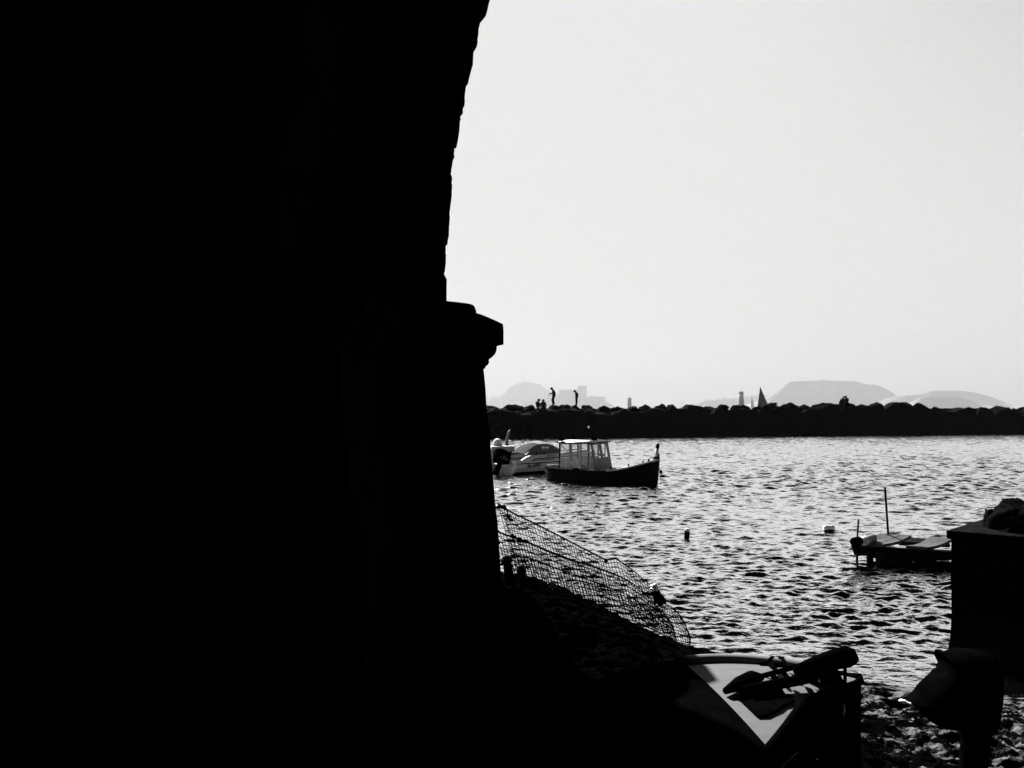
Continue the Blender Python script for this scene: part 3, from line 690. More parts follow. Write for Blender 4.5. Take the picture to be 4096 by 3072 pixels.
def side_pt(u, z, off=.012):
    hb, zt, zc_, zk_ = wsec(u); f_ = (z - zc_) / (zt - zc_); y = hb * (.9 + .12 * min(1, f_ * 1.4)) - hb * .02 * max(0, f_ - .7) / .3
    return Vector((-Lw / 2 + Lw * u + .3 * max(0, u - .6) * f_, -y - off, z))
b = MB()
for z0, z1, u0, u1 in ((.47, .51, 0.02, .95), (.66, .70, .19, .9), (.60, .635, .17, .42)):
    n_ = 24; b.grid([[side_pt(u0 + (u1 - u0) * k / n_, z0 + .1 * k / n_ * (u1 - u0)), side_pt(u0 + (u1 - u0) * k / n_ + .02, z1 + .1 * k / n_ * (u1 - u0))] for k in range(n_ + 1)])
b.grid([[side_pt(.02 + .9 * k / 24, .255 + .06 * k / 24), side_pt(.02 + .9 * k / 24, .27 + .06 * k / 24)] for k in range(25)])
b.build('stripe', M['ink'], wb)
b = MB(); b.grid([[side_pt(.0 + .95 * k / 24, .0 + .06 * k / 24, .02), side_pt(.0 + .95 * k / 24, .15 + .08 * k / 24, .016)] for k in range(25)]); b.build('boot_stripe', M['black'], wb)
me = text_mesh('MA A69002', .235)
for v in me.vertices:
    p_ = side_pt(.135 + v.co.x * .56 / Lw, .30 + v.co.y + .05 * v.co.x, .016 + v.co.z); v.co = p_
me.materials.clear(); me.materials.append(M['ink']); o = bpy.data.objects.new('registration_number', me); COL.objects.link(o); o.parent = wb
b = MB()
for zz, ph in ((.83, 0.), (.77, 1.3)):
    b.tube([side_pt(.345 + .10 * k / 30, zz + .02 * math.sin(k * 1.9 + ph) * (1 - .5 * (k % 7 == 0)), .03) for k in range(31)], .006, 4)
b.build('name_script', M['ink'], wb)
# coaming, rail and deck
hb0 = Bw / 2
b = MB()
for sgn in (-1, 1):
    prof = []
    for k in range(19):
        u = .08 + .84 * k / 18; hb, zt, _, _ = wsec(u); up = .16 * min(1, max(0, (u - .08) / .07))
        prof.append([(-Lw / 2 + Lw * u, sgn * hb, zt - .01), (-Lw / 2 + Lw * u, sgn * (hb - .03), zt + up * .9), (-Lw / 2 + Lw * u, sgn * (hb - .12), zt + up), (-Lw / 2 + Lw * u, sgn * (hb - .2), zt - .02)])
    b.grid(prof)
b.build('coaming', M['white'], wb, True)
b = MB(); b.grid([[(-Lw / 2 + Lw * u, y_ * (wsec(u)[0] - .02), wsec(u)[1] - (.28 if u < .55 else .0)) for y_ in (-1, -.5, 0, .5, 1)] for u in (.0, .15, .3, .54, .56, .7, .85, 1)]); b.build('deck', M['white'], wb)
b = MB(); b.box((-Lw / 2 - .16, 0, .42), (.34, 1.3, .07)); bevel(b.build('swim_platform', M['white'], wb), .02)
b = MB()
for u in (.24, .33): hb, zt, _, _ = wsec(u); b.lathe([(.03, 0), (.035, .06), (.02, .09)], (-Lw / 2 + Lw * u, -hb + .08, zt + .15), 8)
b.build('cleat', M['black'], wb)
# canopy: milky vinyl over a hoop, grey skirt below
b = MB(); g = MB(); hp = MB()
def canopy(x, y): t_ = y / .74; return None
nx = 17; top_rows = []; low_rows = []
for i in range(nx):
    u = i / (nx - 1); x = -1.55 + 1.62 * u; hgt = .62 * math.sin(math.pi * (.06 + .80 * u)) ** .75
    arcp = []
    for k in range(13):
        a_ = math.pi * k / 12; arcp.append((x, -.72 * math.cos(a_), .70 + .1 * u + hgt * math.sin(a_) ** .6))
    top_rows.append(arcp[3:10]); low_rows.append((arcp[:4], arcp[9:]))
b.grid(top_rows); b.build('canopy', M['film'], wb, True)
g.grid([r[0] for r in low_rows]); g.grid([r[1] for r in low_rows]); g.build('canopy_skirt', M['grey_paint'], wb, True)
for i in (0, nx - 1): hp.tube([p for p in low_rows[i][0]] + top_rows[i][1:-1] + list(low_rows[i][1]), .018, 6)
for sgn_k in (3,): hp.tube([r[0][3] for r in low_rows], .012, 5); hp.tube([r[1][0] for r in low_rows], .012, 5)
hp.build('canopy_frame', M['wood_dark'], wb)
# seat seen above the side
st = MB(); st.box((-.62, -.66, .98), (.34, .05, .34)); st.box((-.4, -.66, .92), (.2, .05, .2), Matrix.Rotation(.5, 3, 'Y')); so = bevel(st.build('seat', M['white'], wb), .02)
b = MB()
for zz in (.92, 1.0, 1.08): b.box((-.62, -.692, zz), (.24, .012, .022))
b.build('slot', M['grey_paint'], so)
# raked windscreen further forward
b = MB(); fr = MB(); ws = []
for k in range(15):
    a_ = math.pi * k / 14; ws.append(((.55 + .35 * math.sin(a_), -.74 * math.cos(a_), .82), (.12 + .2 * math.sin(a_), -.6 * math.cos(a_), 1.22)))
b.grid([list(p) for p in ws]); b.build('windscreen', M['film'], wb, True)
fr.tube([p[0] for p in ws], .02, 6); fr.tube([p[1] for p in ws], .02, 6)
for k in (0, 4, 10, 14): fr.tube(list(ws[k]), .016, 5)
fr.build('windscreen_frame', M['white'], wb)
# tilted outboard engine
def outboard(parent, loc, tilt, rz=0):
    Mx = Matrix.Translation(loc) @ Matrix.Rotation(rz, 4, 'Z') @ Matrix.Rotation(tilt, 4, 'Y') @ Matrix.Scale(1.28, 4)
    def tr(mb): mb.v = [tuple(Mx @ Vector(v)) for v in mb.v]; return mb
    b = MB(); secs = []
    for z_, lx, ly, ox in ((0, .20, .15, 0), (.08, .25, .19, .02), (.28, .27, .2, .02), (.40, .24, .18, 0), (.47, .16, .12, -.02), (.49, .05, .04, -.02)):
        secs.append([(ox + lx * abs(math.cos(q)) ** .6 * (1 if math.cos(q) > 0 else -1), ly * abs(math.sin(q)) ** .6 * (1 if math.sin(q) > 0 else -1), z_) for q in np.linspace(0, 2 * math.pi, 25)[:-1]])
    o = tr(b.grid(secs, True)).build('cowl', M['black'], parent, True)
    b = MB(); b.box((0, -.205, .2), (.3, .006, .035)); b.box((.0, -.206, .27), (.1, .006, .04)); tr(b).build('trim_band', M['lime_grey'], o)
    b = MB(); b.box((.02, 0, -.3), (.16, .1, .62)); b.box((-.04, 0, -.66), (.34, .09, .12)); b.box((-.02, 0, -.85), (.14, .02, .28)); b.box((-.1, 0, -.56), (.4, .18, .02)); bevel(tr(b).build('leg', M['black'], parent), .02)
    b = MB()
    for k in range(3):
        a_ = k * 2.094; b.add([(-.22, 0, -.66), (-.24, .14 * math.cos(a_ - .3), -.66 + .14 * math.sin(a_ - .3)), (-.2, .14 * math.cos(a_ + .3), -.66 + .14 * math.sin(a_ + .3))], [(0, 1, 2)])
    pr = tr(b).build('propeller', M['lime_grey'], parent); md = pr.modifiers.new('t', 'SOLIDIFY'); md.thickness = .012
outboard(wb, Vector((-Lw / 2 - .42, -.25, .48)), R(24))

# ================================================================ SECOND BOAT WITH CONSOLE AT THE LEFT
cb = thing('console_boat', 'pale open boat with a steering console, mostly hidden behind the black pier', 'boat', (-.55, 33.3, 0), R(8))
rows = []
for i in range(21):
    u = i / 20; hb = .95 * (1 - max(0, (u - .5) / .5) ** 2.5); x = -2.3 + 3.6 * u; zt = .5 + .12 * u
    rows.append([(x, -hb, zt), (x, -hb * .92, .15), (x, 0, -.15), (x, hb * .92, .15), (x, hb, zt)])
b = MB().grid(rows); b.add(rows[0], [(0, 1, 2, 3, 4)]); b.build('hull', M['white_old'], cb, True)
MB().grid([[(x, y_, .3) for y_ in (-.85, .85)] for x in (-2.25, -.6, .5)]).build('deck', M['white'], cb)
b = MB(); b.prism([(-.45, -.35, .25), (.25, -.35, .25), (.2, -.35, 1.0), (.02, -.35, 1.12), (-.38, -.35, 1.12)], (0, .75, 0)); co = bevel(b.build('console', M['white_old'], cb), .03)
b = MB(); b.box((.35, .1, .72), (.62, .55, .8)); bevel(b.build('locker', M['white'], cb), .03)
b = MB(); b.box((.48, -.185, .82), (.15, .02, .13)); b.build('label_plate', M['wood_dark'], cb)
b = MB(); c_ = Vector((-.1, -.42, .78)); b.tube([c_ + Vector((.2 * math.cos(a_), .0, .24 * math.sin(a_))) for a_ in np.linspace(0, 2 * math.pi, 25)], .02, 6)
for a_ in (1.57, 3.67, 5.76): b.tube([c_, c_ + Vector((.2 * math.cos(a_), 0, .24 * math.sin(a_)))], .016, 5)
b.tube([c_, c_ + Vector((0, .1, 0))], .04, 8); b.build('steering_wheel', M['black'], cb)
b = MB(); b.lathe([(.19, 0), (.21, .1), (.17, .24), (.07, .31), (.01, .32)], (-.05, .15, 1.12), 14); b.build('seat_back', M['buoy_grey'], cb, True)
b = MB(); b.tube([(.34, .3, 1.0), (.40, .3, 1.45), (.47, .3, 1.72), (.52, .3, 1.80)], [.085, .065, .045, .02], 8); b.build('boat_hook', M['grey_paint'], cb, True)
b = MB(); b.tube([(.9, -.3, .98), (1.5, -.3, 1.0)], .015, 5); b.tube([(1.1, -.3, .98), (1.02, -.3, .68)], .012, 5); b.tube([(1.45, -.3, 1.0), (1.7, -.3, .65)], .012, 5); b.build('handrail', M['wood_dark'], cb)
b = MB()
for k in range(5): b.tube([(-1.3, -.4, .45 + .17 * k), (-.55, -.35, .42 + .17 * k)], .05, 6)
b.build('stacked_oars', M['wood_dark'], cb)

# ================================================================ BUOYS
t = thing('mooring_buoy', 'dark upright cylinder buoy with a grey top floating in mid cove', 'buoy', (3.73, 16.5, .035), 0)
b = MB(); rt = Matrix.Rotation(R(5), 3, 'Y'); b.lathe([(.045, -.12), (.056, -.1), (.056, .115), (.05, .125)], (0, 0, 0), 18, rt); b.build('body', M['black'], t, True)
b = MB(); b.lathe([(.056, .118), (.057, .15), (.05, .172), (.03, .18), (.005, .181)], (0, 0, 0), 18, rt); b.build('cap', M['buoy_grey'], t, True)
t = thing('floating_fender', 'pale rounded buoy lying on its side, right of the dark upright buoy', 'buoy', (7.13, 17.4, .05), R(4))
b = MB(); rt = Matrix.Rotation(R(90), 3, 'Y'); b.lathe([(.02, -.13), (.055, -.12), (.07, -.08), (.068, -.03), (.06, 0), (.066, .04), (.069, .08), (.05, .115), (.02, .125)], (0, 0, .03), 18, rt); b.build('body', M['buoy_grey'], t, True)
b = MB(); b.lathe([(.04, -.11), (.062, -.09), (.064, 0), (.062, .09), (.04, .11)], (0, 0, -.012), 16, rt); b.build('waterline_growth', M['black'], t, True)

# ================================================================ JETTY
jz = .34
jt = thing('wooden_jetty', 'low plank jetty on legs standing in the water left of the quay block', 'jetty', PZ(3590, 2180, jz))
def quad_panel(corn, nplanks, name, th=.05, gap=.035):
    A, B, C, D = [Vector(c) for c in corn]
    b = MB()
    for k in range(nplanks):
        u0 = k / nplanks + gap / 2 * (k > 0); u1 = (k + 1) / nplanks - gap / 2 * (k < nplanks - 1)
        rows = []
        for j in range(7):
            v = j / 6; sag = -.05 * math.sin(math.pi * v) * (1 if k == 0 else .7)
            rows.append([A.lerp(B, u).lerp(D.lerp(C, u), v) + Vector((0, 0, sag)) for u in (u0, (u0 + u1) / 2, u1)])
        b.grid(rows)
    o = b.build(name, M['plank'], jt, world=True); md = o.modifiers.new('t', 'SOLIDIFY'); md.thickness = th; md.offset = -1; return o
quad_panel([PZ(3405, 2181, .33), PZ(3533, 2188, .33), PZ(3646, 2150, .42), PZ(3520, 2143, .42)], 3, 'deck_panel')
quad_panel([PZ(3623, 2193, .31), PZ(3706, 2200, .31), PZ(3812, 2164, .40), PZ(3722, 2155, .40)], 2, 'deck_panel')
b = MB(); b.prism([PZ(3403, 2183, .32), PZ(3533, 2190, .32), PZ(3640, 2196, .31), PZ(3815, 2207, .31), PZ(3815, 2236, .1), PZ(3560, 2228, .1), PZ(3418, 2222, .1)], (.05, .10, 0)); b.build('side_beam', M['wood_dark'], jt, world=True)
b = MB(); b.prism([PZ(3600, 2166, .30), PZ(3800, 2174, .30), PZ(3800, 2190, .18), PZ(3600, 2182, .18)], (.1, .5, 0)); b.build('cross_beam', M['wood_dark'], jt, world=True)
b = MB(); b.prism([PZ(3478, 2190, .3), PZ(3815, 2206, .3), PZ(3815, 2240, .04), PZ(3640, 2247, .03), PZ(3484, 2232, .06)], (.05, .14, 0)); b.build('skirt_board', M['wood_dark'], jt, world=True)
def leg(px, py, r, z0, z1):
    p = PZ(px, py, z0); return MB().tube([(p.x, p.y, z1), (p.x, p.y, -.5)], r, 8).build('leg', M['wood_dark'], jt, world=True)
leg(3428, 2186, .022, .3, .3); leg(3600, 2206, .2, .2, .2); leg(3700, 2216, .2, .15, .15); leg(3480, 2200, .06, .25, .25); leg(3530, 2205, .12, .25, .25)
p = PZ(3550, 2147, .41); s = p.y / F
tp = MB().tube([(p.x, p.y - .05, .3), (p.x - .07, p.y - .05, .4 + (2147 - 1947) * s)], .016 * 1.35, 4); tag(bevel(tp.build('tall_pole', M['wood_dark']), .003), 'tall straight dark pole standing on the plank jetty', 'pole')
p = PZ(3427, 2172, .36); s = p.y / F
b = MB(); b.tube([(p.x, p.y, .3), (p.x + .03, p.y, .36 + (2172 - 2080) * s)], [.014, .016], 6); b.tube([(p.x + .03, p.y, .36 + 90 * s), (p.x + .033, p.y, .36 + 98 * s)], .005, 4); tag(b.build('short_pole', M['wood_dark']), 'thin short dark pole at the left end of the plank jetty', 'pole')
# fender rolls lying on the jetty
def roll(px0, py0, px1, py1, r, label, m):
    a, c = PZ(px0, py0, .44), PZ(px1, py1, .44); t = thing('rubber_fender', label, 'fender', (a + c) / 2, 0, 'fenders lying on the jetty')
    n_ = 15; b = MB(); pts = lerp_path([a, c], n_); b.tube(pts, [r * (.25 if i in (0, n_ - 1) else .85 if i in (1, n_ - 2) else 1 - .05 * (i % 2)) for i in range(n_)], 14); b.build('body', m, t, True, world=True)
    b = MB(); ax = (c - a).normalized()
    for q in (.3, .45, .6, .75):
        o_ = a.lerp(c, q); u_ = ax.cross(Vector((0, 0, 1))).normalized(); b.tube([o_ + (u_ * math.cos(w_) + Vector((0, 0, 1)) * math.sin(w_)) * r * 1.02 for w_ in np.linspace(0, 2 * math.pi, 17)], .008, 4)
    b.build('lashing', M['rope'], t, world=True)
roll(3407, 2168, 3448, 2163, .068, 'dark end fender at the very left corner of the jetty', M['black'])
roll(3448, 2166, 3496, 2150, .085, 'pale ribbed fender lying behind the dark one on the jetty', M['buoy_grey'])

# ================================================================ QUAY BLOCK AT RIGHT
c0 = Vector((4.86, 8.56, 0)); e1 = Vector((.80, -.60, 0)); e2 = Vector((.73, .68, 0))
qb = thing('quay_block', 'massive black stone quay block with a ledge along its top at the right edge', 'quay', c0)
def qpt(a, b_, z): return c0 + e1 * a + e2 * b_ + Vector((0, 0, z))
zq = 1.44
b = MB(); N_ = 14; rs = random.Random(2)
rows = []
for k in range(N_ + 1):
    z = -.6 + (zq - .1 + .6) * k / N_; bulge = -.05 * max(0, .35 - z) / .35 + rs.uniform(-.008, .008)
    rows.append([qpt(0 + bulge, 6, z), qpt(bulge, 3, z), qpt(bulge, 1, z), qpt(bulge, 0, z), qpt(1, bulge, z), qpt(3, bulge, z), qpt(5, bulge, z), qpt(5, 6, z)])
b.grid(rows, True); b.add(rows[-1], [tuple(range(8))]); b.build('wall', M['stone'], qb, world=True)
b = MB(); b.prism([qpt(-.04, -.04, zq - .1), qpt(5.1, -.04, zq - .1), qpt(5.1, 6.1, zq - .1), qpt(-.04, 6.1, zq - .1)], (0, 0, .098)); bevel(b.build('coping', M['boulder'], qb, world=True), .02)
# heaps on the quay
def heap(name, px, py, d, wx, wy, h, seed, label, m, cat, tuft=0):
    c = P(px, py, d); c.z = zq; t = thing(name, label, cat, c); rs = np.random.RandomState(seed)
    rows = []
    for j in range(15):
        f_ = j / 14; row = []
        for k in range(40):
            q = 2 * math.pi * k / 40; rr = math.cos(f_ * math.pi / 2) ** .22 * (1 + .16 * float(fbm(np.array([2 * math.cos(q) + seed]), np.array([2 * math.sin(q) + f_ * 2.5]), 3)[0]))
            row.append((wx * rr * math.cos(q), wy * rr * math.sin(q), h * math.sin(f_ * math.pi / 2) * (1 + .38 * float(fbm(np.array([3 * math.cos(q) * rr]), np.array([3 * math.sin(q) * rr + seed]), 3)[0]))))
        rows.append(row)
    b = MB().grid(rows, True); b.build('pile', m, t, True)
    b = MB()
    for _ in range(tuft and 240):
        q = rs.uniform(0, 6.28); f_ = rs.uniform(.25, 1.3); p = Vector((wx * math.cos(f_) * math.cos(q), wy * math.cos(f_) * math.sin(q), h * math.sin(f_)))
        dv = Vector((rs.normal(0, .05), rs.normal(0, .05), rs.uniform(.0, .05))); n_ = Vector((p.x, p.y, p.z * 1.5)).normalized() * .03
        b.tube([p, p + n_ + dv * .5, p + n_ * .8 + dv], .003, 3)
    if tuft: b.build('loose_strands', M['rope'], t)
    return t
heap('net_heap', 4120, 2085, 8.55, .40, .34, .29, 3, 'tall dark heap of nets on the quay block at the right edge', M['rope'], 'net heap', 160)
heap('rope_heap', 3975, 2095, 8.8, .10, .13, .19, 8, 'smaller dark bundle leaning left of the tall heap of nets', M['rope'], 'bundle', 0)

# ================================================================ FISHING NET AT THE PIER FOOT
def net():
    nt_ = thing('fishing_net', 'long dark fishing net hung from the pier foot down to the waterline', 'net', (.9, 9.2, .4))
    topA = [(1990, 2014), (2005, 2024), (2031, 2041), (2069, 2060), (2124, 2087), (2195, 2123), (2263, 2157), (2322, 2188), (2368, 2212), (2423, 2240), (2465, 2234), (2503, 2260), (2550, 2296), (2596, 2338), (2626, 2372), (2655, 2408), (2697, 2435), (2727, 2469), (2744, 2498), (2757, 2540)]
    topB = [(1985, 2120), (1995, 2129), (2043, 2146), (2090, 2160), (2153, 2187), (2237, 2221), (2292, 2242), (2364, 2263), (2406, 2278), (2491, 2310), (2560, 2352), (2620, 2415), (2680, 2480), (2700, 2530)]
    bot = [(1998, 2380), (2100, 2392), (2200, 2400), (2300, 2425), (2400, 2440), (2500, 2460), (2560, 2480), (2620, 2510), (2700, 2545), (2757, 2560), (2790, 2590)]
    rs = random.Random(4)
    def at(pts, x): return float(np.interp(x, [p[0] for p in pts], [p[1] for p in pts]))
    def layer(top, step, nh, d0, d1, slant, r, seed, name, xm):
        b = MB(); rr = random.Random(seed); x = top[0][0]; cols = []
        while x < xm:
            yt = at(top, x); col = []
            xb = x + slant * (at(bot, x + 60) - yt); yb = max(at(bot, min(xb, 2785)) + 14, yt + 4)
            n_ = 13
            for k in range(n_):
                v = k / (n_ - 1); xx = x + (xb - x) * (v ** 1.0) + rr.gauss(0, .9) + 4 * math.sin(x * .05 + v * 5 + seed)*v; yy = yt + (yb - yt) * v
                dd = d0 + (d1 - d0) * (x - 1990) / 770 + .10 * math.sin(x * .013 + seed) * math.sin(v * 3) - .08 * v
                col.append(P(xx, yy, dd))
            cols.append(col); b.tube(col, r, 3, False); x += step * rr.uniform(.85, 1.15)
        for j in range(nh + 1):
            v = (j / nh) ** 1.15 * 12; i0 = min(11, int(v)); f_ = v - i0
            pts = [c[i0].lerp(c[i0 + 1], f_) + Vector((rr.gauss(0, .002), 0, rr.gauss(0, .003))) for c in cols]
            b.tube(pts, r * (1.15 if j else 1.6), 3, False)
        o = b.build(name, M['rope'], nt_, world=True, fix=False); return cols
    cA = layer(topA, 12.2, 11, 8.95, 9.35, .30, .0042, 1, 'net_panel', 2757)
    cB = layer(topB, 12.6, 9, 9.12, 9.45, .27, .0046, 2, 'net_panel', 2700)
    cC = layer([(x, y + 60) for x, y in topB], 15, 6, 9.3, 9.5, .34, .0042, 3, 'net_panel', 2620)
    for cols, r, nm in ((cA, .0095, 'float_rope'), (cB, .0115, 'float_rope')):
        pts = [c[0] for c in cols]; n_ = 260; ps = lerp_path(pts, n_)
        b = MB(); b.tube(ps, [r * (.8 + .45 * abs(math.sin(i * .9))) * (.55 if i > n_ * .62 else 1) for i in range(n_)], 6); b.build(nm, M['rope'], nt_, True, world=True)
    b = MB()
    for (x, y, rad) in ((2011, 2027, .03), (2020, 2034, .02), (2037, 2075, .022), (2046, 2080, .025), (2032, 2064, .015), (2050, 2146, .03), (2075, 2156, .028), (2100, 2164, .026), (2424, 2243, .028)):
        for _ in range(5): c = P(x + rs.gauss(0, 3), y + rs.gauss(0, 2.5), 9.0); b.lathe([(.002, -rad * .7), (rad * .6, -rad * .3), (rad * .7, rad * .2), (.002, rad * .6)], c, 7, Matrix.Rotation(rs.uniform(0, 3), 3, 'Y'))
        for _ in range(6): c = P(x, y, 9.0); b.tube([c, c + Vector((rs.gauss(0, .03), rs.gauss(0, .02), rs.gauss(0, .03)))], .002, 3)
    b.build('knots', M['rope'], nt_, world=True)
    b = MB(); b.tube([P(2018, 2060, 8.95), P(2026, 2090, 8.95), P(2040, 2135, 8.97), P(2046, 2150, 9)], .004, 4); b.tube([P(2018, 2060, 8.95), P(2030, 2070, 8.95), P(2060, 2088, 8.97), P(2120, 2112, 9)], .004, 4); b.tube([P(2030, 2041, 8.95), P(2031, 2074, 8.95)], .009, 5); b.build('cut_strands', M['rope'], nt_, world=True)
net()
def crumple(name, c, rx, ry, rz_, seed, m, label, cat):
    bm = bmesh.new(); bmesh.ops.create_icosphere(bm, subdivisions=4, radius=1); from mathutils import noise
    for v in bm.verts:
        n_ = noise.fractal(v.co * 1.7 + Vector((seed, 0, 0)), .7, 2.0, 4); v.co *= 1 + .45 * n_; v.co = Vector((v.co.x * rx, v.co.y * ry, v.co.z * rz_))
    me = bpy.data.meshes.new(name); bm.to_mesh(me); bm.free(); me.materials.append(m); o = bpy.data.objects.new(name, me); COL.objects.link(o); o.location = c
    return tag(o, label, cat)
crumple('plastic_bag', P(2616, 2350, 9.1), .045, .04, .04, 3, M['plastic'], 'crumpled white plastic bag snagged on the edge of the net', 'bag')
t = crumple('weed_clump', P(2634, 2390, 9.15), .06, .06, .105, 6, M['rope'], 'dark clump of seaweed hanging on the net below the white bag', 'seaweed'); t.rotation_euler = (0, R(-32), 0)
b = MB(); b.tube([P(2626, 2360, 9.1), P(2636, 2340, 9.1), P(2641, 2328, 9.1), P(2645, 2336, 9.1)], .002, 4); b.tube([P(2632, 2350, 9.1), P(2650, 2346, 9.1), P(2664, 2337, 9.1)], .0025, 4); b.tube([P(2634, 2354, 9.1), P(2648, 2352, 9.1), P(2668, 2338, 9.1)], .002, 4)
tag(b.build('loose_string', M['rope']), 'thin loose strings sticking out from the net beside the white bag', 'string')
# posts at the foot of the pier
def stub(p0, p1, r0, r1, label, seed):
    rs = random.Random(seed); t = thing('wooden_post', label, 'post', p1, 0, 'short posts at the pier foot'); ps = lerp_path([p1, p0], 9)
    b = MB(); b.tube([p + Vector((rs.uniform(-.006, .006), 0, 0)) for p in ps], [r1 + (r0 - r1) * i / 8 for i in range(9)], 10); b.build('shaft', M['wood_dark'], t, world=True)
    b = MB(); rt = Matrix.Rotation(R(-18), 3, 'Y'); b.lathe([(r0 * .9, -.03), (r0 * 1.35, -.01), (r0 * 1.3, .03), (r0 * .7, .06), (.01, .065)], p0, 9, rt); b.build('cap', M['wood_dark'], t, world=True)
stub(P(2028, 2245, 8.55), P(2048, 2385, 8.5), .050, .062, 'leaning dark post with a worn top right against the pier foot', 1)
stub(P(2086, 2284, 8.6), P(2104, 2395, 8.55), .042, .052, 'shorter leaning dark post standing out in front of the net', 2)
for px, top, wd, lab, sd_ in ((2215, 2335, .32, 'low dark rock at the foot of the net right of the two posts', 71), (2350, 2400, .42, 'flat dark rock under the middle of the net', 72), (2120, 2362, .3, 'small dark rock between the posts and the net', 73)):
    dd = 8.75; c = P(px, top, dd); me = boulder_mesh(sd_, wd, c.z - .1, .4, 0); o = bpy.data.objects.new('shore_rock', me); COL.objects.link(o); o.location = (c.x, dd, .1); tag(o, lab, 'rock')

# ================================================================ BEACHED DINGHY, FOREGROUND
DA = R(20)
bowp = Vector((2.2, 4.95, 0))
dg_ = thing('beached_dinghy', 'white-decked dinghy hauled up on the rocks in the foreground, half in the pier shadow', 'boat', bowp)
dh = 1.02
FAR = [(2.24, 4.98), (2.20, 5.06), (2.12, 5.15), (2.0, 5.25), (1.82, 5.35), (1.58, 5.41), (1.3, 5.40), (1.03, 5.29), (.72, 5.1), (.4, 4.82), (.1, 4.5), (-.2, 4.15), (-.5, 3.75)]
NEAR = [(2.235, 4.95), (2.19, 4.93), (2.1, 4.9), (1.98, 4.85), (1.86, 4.76), (1.7, 4.58), (1.5, 4.28), (1.29, 3.98), (1.05, 3.68), (.8, 3.4), (.52, 3.12), (.22, 2.9), (-.1, 2.75)]
nS = len(FAR)
def zd(i): return dh + .045 * max(0, 1 - i / 4) ** 2
def dense(pts):
    ps = [Vector((x, y, zd(i))) for i, (x, y) in enumerate(pts)]; out = []
    for i in range(len(ps) - 1):
        p0, p1, p2, p3 = ps[max(i - 1, 0)], ps[i], ps[i + 1], ps[min(i + 2, len(ps) - 1)]
        for k in range(5):
            t_ = k / 5; out.append(.5 * (2 * p1 + (p2 - p0) * t_ + (2 * p0 - 5 * p1 + 4 * p2 - p3) * t_ * t_ + (3 * p1 - p0 - 3 * p2 + p3) * t_ ** 3))
    return out + [ps[-1]]
fr_, nr_ = dense(FAR), dense(NEAR)
nd = 33; nn = 35; nl = len(fr_) - 1
pairs = [(nr_[round(i * (nn - 1) / (nd - 1))] if i < nd else nr_[nn - 1 + round((i - nd + 1) * (nl - nn + 1) / (nl - nd + 1))], fr_[i]) for i in range(nl + 1)]
rows = []
for a, c in pairs:
    wd_ = (c - a).length; row = []
    for k in range(17):
        f_ = -1 + 2 * k / 16; p = a.lerp(c, k / 16); row.append(p + Vector((0, 0, .022 * min(1, wd_) * (1 - f_ * f_))))
    rows.append(row)
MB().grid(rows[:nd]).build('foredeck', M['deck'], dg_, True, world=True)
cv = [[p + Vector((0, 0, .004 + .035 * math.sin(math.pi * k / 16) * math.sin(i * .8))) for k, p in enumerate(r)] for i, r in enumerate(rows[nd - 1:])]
MB().grid(cv).build('shade_sheet', M['black'], dg_, True, world=True)  # black sheet standing in for the pier's shadow on the deck
MB().tube([p + Vector((0, 0, .008)) for p in fr_[13:nd]], .043, 14).build('gunwale', M['rim'], dg_, True, world=True)
MB().tube([p + Vector((0, 0, -.012)) for p in fr_[:14]], .03, 12).build('gunwale', M['black'], dg_, True, world=True)
MB().tube([p + Vector((0, 0, -.002)) for p in fr_[nd - 1:]], .036, 12).build('shade_gunwale', M['black'], dg_, True, world=True)  # rear part of the rim, coloured black for the shade it lies in
MB().tube([p + Vector((0, 0, -.012)) for p in nr_], .026, 10).build('gunwale', M['black'], dg_, True, world=True)
rows = []
for a, c in zip(nr_, fr_):
    mid = (a + c) / 2; zb = .42; row = []
    for q, zf in ((1, 0), (.93, .35), (.78, .72), (.45, .95)): row.append(mid.lerp(a, q) * 1.0 + Vector((0, 0, -(a.z - zb) * zf)))
    row.append(Vector((mid.x, mid.y, zb - .06)))
    for q, zf in ((.45, .95), (.78, .72), (.93, .35), (1, 0)): row.append(mid.lerp(c, q) + Vector((0, 0, -(c.z - zb) * zf)))
    rows.append(row)
b = MB().grid(rows); b.add(rows[-1], [tuple(range(9))]); b.build('hull', M['black'], dg_, True, world=True)
# traced fittings on and over the foredeck, all in a plane running along the boat
def Q(px, py, d=None, z=1.12): return PZ(px, py, z) if d is None else P(px, py, d)
b = MB(); z_ = 1.13
up = PZ
low = lambda z: 1.075 + (z - 1.12) * .8
def strip(pts, r, n=8): b.tube([up(x, y, low(z)) for x, y, z in pts], r, n)
# anchor roller frame: two rails with rungs, ending in a fat foam-capped nose
strip([(2925, 2745, 1.16), (3000, 2718, 1.17), (3100, 2690, 1.19), (3200, 2662, 1.21), (3290, 2635, 1.23)], .017)
strip([(2980, 2762, 1.13), (3080, 2742, 1.14), (3190, 2722, 1.15), (3260, 2706, 1.16)], .034)
for (x0, y0), (x1, y1) in (((3085, 2695), (3120, 2735)), ((3128, 2682), (3160, 2725)), ((3175, 2668), (3205, 2716)), ((3225, 2655), (3245, 2708))): strip([(x0, y0, 1.18), (x1, y1, 1.15)], .018, 6)
b.tube([up(2900, 2765, 1.075), up(2960, 2735, 1.09), up(3010, 2713, 1.10), up(3050, 2708, 1.10)], [.02, .045, .05, .02], 8)
b.build('anchor_frame', M['black'], dg_, True, world=True)
b = MB(); b.tube([up(3180, 2685, 1.15), up(3240, 2668, 1.17), up(3330, 2640, 1.21), up(3385, 2628, 1.23), up(3408, 2632, 1.228), up(3424, 2640, 1.225)], [.03, .05, .062, .066, .06, .025], 14); b.build('bow_fender', M['black'], dg_, True, world=True)
